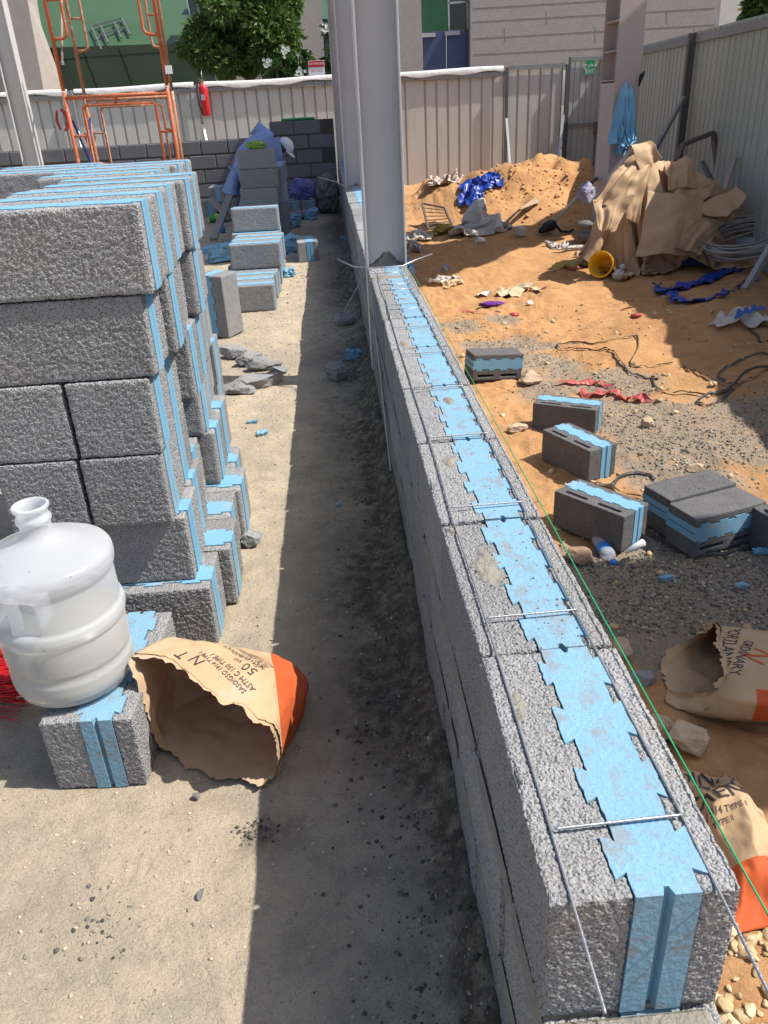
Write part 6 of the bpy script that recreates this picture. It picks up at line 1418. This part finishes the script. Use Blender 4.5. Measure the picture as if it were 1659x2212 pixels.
J_['knR'] = gpt(px_ + .07, WY - .13, .48); J_['anR'] = gpt(px_ - .06, WY - .13, .08); J_['toR'] = gpt(px_ + .14, WY - .13, .035)
names = list(J_); ix = {k: i for i, k in enumerate(names)}
ed = [('pel', 'wai'), ('wai', 'che'), ('che', 'nek'), ('nek', 'hed'), ('hed', 'top'), ('che', 'shL'), ('shL', 'elL'), ('elL', 'haL'), ('che', 'shR'), ('shR', 'elR'), ('elR', 'wrR'), ('wrR', 'paR'), ('pel', 'hiL'), ('hiL', 'knL'), ('knL', 'anL'), ('anL', 'toL'), ('pel', 'hiR'), ('hiR', 'knR'), ('knR', 'anR'), ('anR', 'toR')]
rr = dict(pel=.13, wai=.12, che=.14, nek=.055, hed=.085, top=.075, shL=.065, elL=.045, haL=.03, shR=.065, elR=.045, wrR=.026, paR=.034, hiL=.09, hiR=.09, knL=.06, knR=.06, anL=.04, anR=.04, toL=.035, toR=.035)
Vp = [J_[k] for k in names]; Rr = [rr[k] for k in names]; E_ = [(ix[a], ix[b_]) for a, b_ in ed]
fd = (J_['paR'] - J_['wrR']).normalized()                         # five fingers on the working hand
for k in range(5):
    o1 = len(Vp); base = J_['paR'] + Vector((.0, (k - 2)*.016, 0)); l = (.05, .062, .066, .06, .048)[k]
    if k == 0: base = J_['paR'] + Vector((-.01, -.03, 0)); tip = base + Vector((.02, -.035, -.025))
    else: tip = base + fd*l + Vector((.015, 0, -.02))
    Vp += [base + fd*.02, (base + fd*.02).lerp(tip, .55) + Vector((.006, 0, .004)), tip]; Rr += [.010, .009, .007]; E_ += [(ix['paR'], o1), (o1, o1+1), (o1+1, o1+2)]
skin('body', Vp, E_, Rr, 0, M_SKIN, wk)
# shirt: loose loft from the neck down to the hanging tail, plus sleeves
def loft(path, m_, name, parent, n=28, seed=1, amp=.014):
    X = np.zeros((len(path)*5 - 4, n, 3)); k = 0
    for i in range(len(path) - 1):
        for u in ([0, .2, .4, .6, .8] if i < len(path)-2 else [0, .2, .4, .6, .8, 1]):
            P_all = [path[max(i-1, 0)], path[i], path[i+1], path[min(i+2, len(path)-1)]]
            def cr(g): a, b_, c, d = [g(p) for p in P_all]; return .5*((b_*2) + (c - a)*u + (a*2 - b_*5 + c*4 - d)*u*u + (b_*3 - a - c*3 + d)*u**3)
            c = cr(lambda p: Vector(p[0])); ax = cr(lambda p: Vector(p[1])); ay = cr(lambda p: Vector(p[2]))
            for j in range(n): t = 2*math.pi*j/(n-1); X[k, j] = c + ax*math.cos(t) + ay*math.sin(t)
            k += 1
    f = X.reshape(-1, 3); f += amp*np.stack([fbm(f, 6, seed + q_, 3) for q_ in (1, 2, 3)], 1); f.reshape(X.shape)[:, -1] = f.reshape(X.shape)[:, 0]
    return sheet(name, f.reshape(X.shape), m_, parent, .004)
yv = Vector((0, 1, 0))
def sec(a, b_, wy): a = W(*a); b_ = W(*b_); return ((a + b_)/2, (a - b_)/2, yv*wy)
loft([sec((790, 190), (800, 330), .10), sec((735, 142), (760, 380), .21), sec((600, 190), (640, 470), .20), sec((480, 265), (560, 540), .19), sec((395, 380), (500, 610), .20), sec((345, 560), (450, 690), .19), sec((250, 800), (440, 840), .21)], M_SHIRT, 'shirt', wk, 34, 3, .018)
loft([((J_['shR'] + Vector((-.02, 0, .06))), Vector((.10, 0, .02)), yv*.10), (J_['shR'].lerp(J_['elR'], .5) + Vector((.0, -.02, 0)), Vector((.085, 0, .01)), yv*.085), (J_['elR'], Vector((.07, 0, .02)), yv*.075), (J_['elR'].lerp(J_['wrR'], .85), Vector((.052, 0, .03)), yv*.055)], M_SHIRT, 'sleeve', wk, 18, 5, .012)
loft([(J_['shL'] + Vector((.05, -.03, -.05)), Vector((.03, 0, .11)), yv*.11), (J_['shL'].lerp(J_['elL'], .6), Vector((.03, 0, .085)), yv*.09), (J_['elL'] + Vector((-.01, 0, .0)), Vector((.06, 0, .065)), yv*.085), (J_['elL'].lerp(J_['haL'], .5), Vector((.07, 0, -.03)), yv*.075), (J_['haL'], Vector((.055, 0, -.03)), yv*.06)], M_SHIRT, 'sleeve', wk, 18, 6, .012)
for s_ in 'LR': loft([(J_['hi' + s_], Vector((.12, 0, .03)), yv*.11), (J_['kn' + s_] + Vector((0, 0, .08)), Vector((.10, 0, 0)), yv*.095), (J_['kn' + s_] - Vector((0, 0, .1)), Vector((.085, 0, 0)), yv*.085), (J_['an' + s_] + Vector((.01, 0, .03)), Vector((.08, 0, 0)), yv*.075)], M_SHIRT, 'trouser_leg', wk, 18, 7, .012)
# head details
hd_ = J_['hed'].lerp(J_['top'], .4); fdir = Vector((.62, -.12, -.78)).normalized(); side = Vector((.1, -1, .1)).normalized(); upv = fdir.cross(side).normalized()
if upv.x < 0: upv = -upv
bm = bmesh.new(); bmesh.ops.create_uvsphere(bm, u_segments=28, v_segments=18, radius=.108)
for v in bm.verts:
    if v.co.z < -.005: v.co.z = -.005 + v.co.z*.05
    v.co.z *= .95
V = [v.co.copy() for v in bm.verts]; bm.verts.index_update(); F = [[v.index for v in f.verts] for f in bm.faces]; bm.free()
cz = Vector((.80, -.12, .60)).normalized(); cxv = fdir - cz*fdir.dot(cz); cxv.normalize(); cyv = cz.cross(cxv)
MB().add([hd_ + Vector((.005, 0, .012)) + cxv*v.x*1.05 + cyv*v.y*.95 + cz*v.z for v in V], F).build('cap', M_CAP, wk, True)
X = np.zeros((9, 6, 3))
for i in range(9):
    for j in range(6):
        a = R_(-65 + 130*i/8); r_ = .10 + .075*j/5*math.cos(R_(-65 + 130*i/8))**.5; X[i, j] = hd_ + Vector((.005, 0, .012)) + cxv*r_*math.cos(a)*1.03 + cyv*r_*math.sin(a)*.95 + cz*(.004 - .012*abs(math.sin(a)))
sheet('cap_brim', X, M_CAP, wk, .003)
hb_ = MB().lathe([(0, -.02), (.03, -.018), (.045, 0), (.03, .02), (0, .022)], n=14, M=Matrix.Translation(hd_ - cz*.03 - cxv*.075) @ Matrix.Scale(1.3, 4)); hb_.build('hair', M_BLACK, wk, True)
fe_ = MB()
for s_ in (-1, 1): fe_.lathe([(0, -.012), (.010, -.006), (.012, .004), (.006, .012), (0, .014)], n=10, M=Matrix.Translation(hd_ + side*s_*.088 - cz*.045))
fe_.build('ears', M_SKIN, wk, True)
MB().lathe([(.016, 0), (.013, .012), (.007, .026), (0, .03)], n=10, M=Matrix.Translation(hd_ + fdir*.078 - cz*.055) @ fdir.to_track_quat('Z', 'Y').to_matrix().to_4x4()).build('nose', M_SKIN, wk, True)

# ------------------------------------------------------------------ things near the worker
p = W(575, 375, -1.2); crumple('snack_bag', (-.745, 9.46, .965), (.13, .07, .06), 10, mat('green_foil', (.05, .25, .05), .35, col2=(.34, .38, .05), nscale=18), 'green and yellow foil bag lying on the tall block column', 'bag', 51, 4, .35)
tr_ = empty('timber_cross', (-1.35, 9.6, 0), 'two crossed weathered timbers leaning left of the tall block column', 'timber')
Tq = lambda x_, y_, Y_: AY(*PZ(RE, x_, y_), Y_)
for a, b_ in (((325, 860), (150, 1325)), ((110, 885), (345, 1110))): MB().bar(Tq(*a, 10.0), Tq(*b_, 9.3 if a[0] > 200 else 9.8), .085, .035).build('plank', M_GREYW, tr_)
p = at(481, 480, 0); g_ = empty('soda_bottle', p, 'green plastic bottle lying by the crossed timbers', 'bottle')
Mx = Matrix.Translation(Vector(p) + Vector((-.18, 0, .055))) @ Euler((0, R_(90), R_(8))).to_matrix().to_4x4()
MB().lathe([(0, 0), (.045, .003), (.055, .02), (.055, .22), (.05, .27), (.02, .33), (.017, .35), (0, .352)], n=24, M=Mx).build('bottle_body', M_GREENB, g_, True); MB().lathe([(.0555, .09), (.0555, .17)], n=24, M=Mx).build('bottle_label', mat('yellow_label', (.55, .55, .05), .5, nscale=25, contrast=.6), g_, True)
p = at(482, 504, 0); o = MB().lathe([(0, 0), (.03, 0), (.042, .08), (.038, .08), (.026, .005), (0, .005)], (p[0], p[1], p[2] + .002), 20).build('plastic_cup', M_CAPB, None, True); tag(o, 'little blue plastic cup standing on the ground by the timbers', 'cup')
crumple('plastic_bag', (-.38, 11.98, .19), (.21, .12, .17), 0, M_BAGV, 'violet plastic bag standing on the pair of blocks by the far wall', 'plastic bag', 52, 5, .45)
lump('block_fragment', gz(650, 474, 0), (.26, .10, .07), 5, M_CONCF, 'half broken block lying before the pair by the far wall', 'block fragment', 53, 3); foam_scrap(672, 474, .16, .14, .12, 10, 0, 'blue foam piece beside the half broken block by the far wall', 84)
crumple('sack', (-.02, 12.0, 0), (.24, .16, .34), 0, mat('dusty_plastic', (.22, .21, .21), .6, nscale=12, contrast=.4), 'grey dusty plastic sack slumped in the far wall corner', 'sack', 54, 5, .25)

# ------------------------------------------------------------------ unseen, added roof sheet above the view, shaped to throw the broad shade
rf = empty('shade_occluder', (0, 12, 4.4), 'added unseen roof deck carried over the rear part of the site', 'shading')
HR = 4.4; sh = Vector((SUN.x/SUN.z*HR, SUN.y/SUN.z*HR, HR))
def up_(x_, y_, z_=0.0): k = HR - z_; return Vector((x_ + SUN.x/SUN.z*k, y_ + SUN.y/SUN.z*k, HR))
q1 = [up_(-1.9, 8.1), up_(-.25, 8.15), up_(1.03, 9.4, -.58), up_(3.05, 11.4, -.45), up_(4.2, 12.3, -.4), up_(4.2, 13.4, -.3), up_(2.7, 11.95, -.4), up_(1.0, 11.6, -.45), up_(.3, 16.0), up_(-1.9, 14.6)]
MB().prism(q1, (0, 0, .06)).build('occluder', M_FENCE, rf)

# an unseen, added cabin box right of the view, sized so shade falls over the near gravel
sc = empty('shade_blocker', (5.4, 1.75, -.6), 'added tall white shade cabin standing outside the view on the right', 'blocker')
MB().box((4.35, 1.0, -.6), (6.8, 2.42, 2.05)).build('lower_box', M_GRANW, sc); MB().box((4.35, 1.0, 2.06), (6.8, 2.42, 4.95)).build('upper_box', M_GRANW, sc)
MB().box((4.33, 1.3, .6), (4.349, 2.0, 1.5)).build('window', M_GLASSD, sc); MB().box((4.33, 1.3, 3.2), (4.349, 2.0, 4.1)).build('window', M_GLASSD, sc)
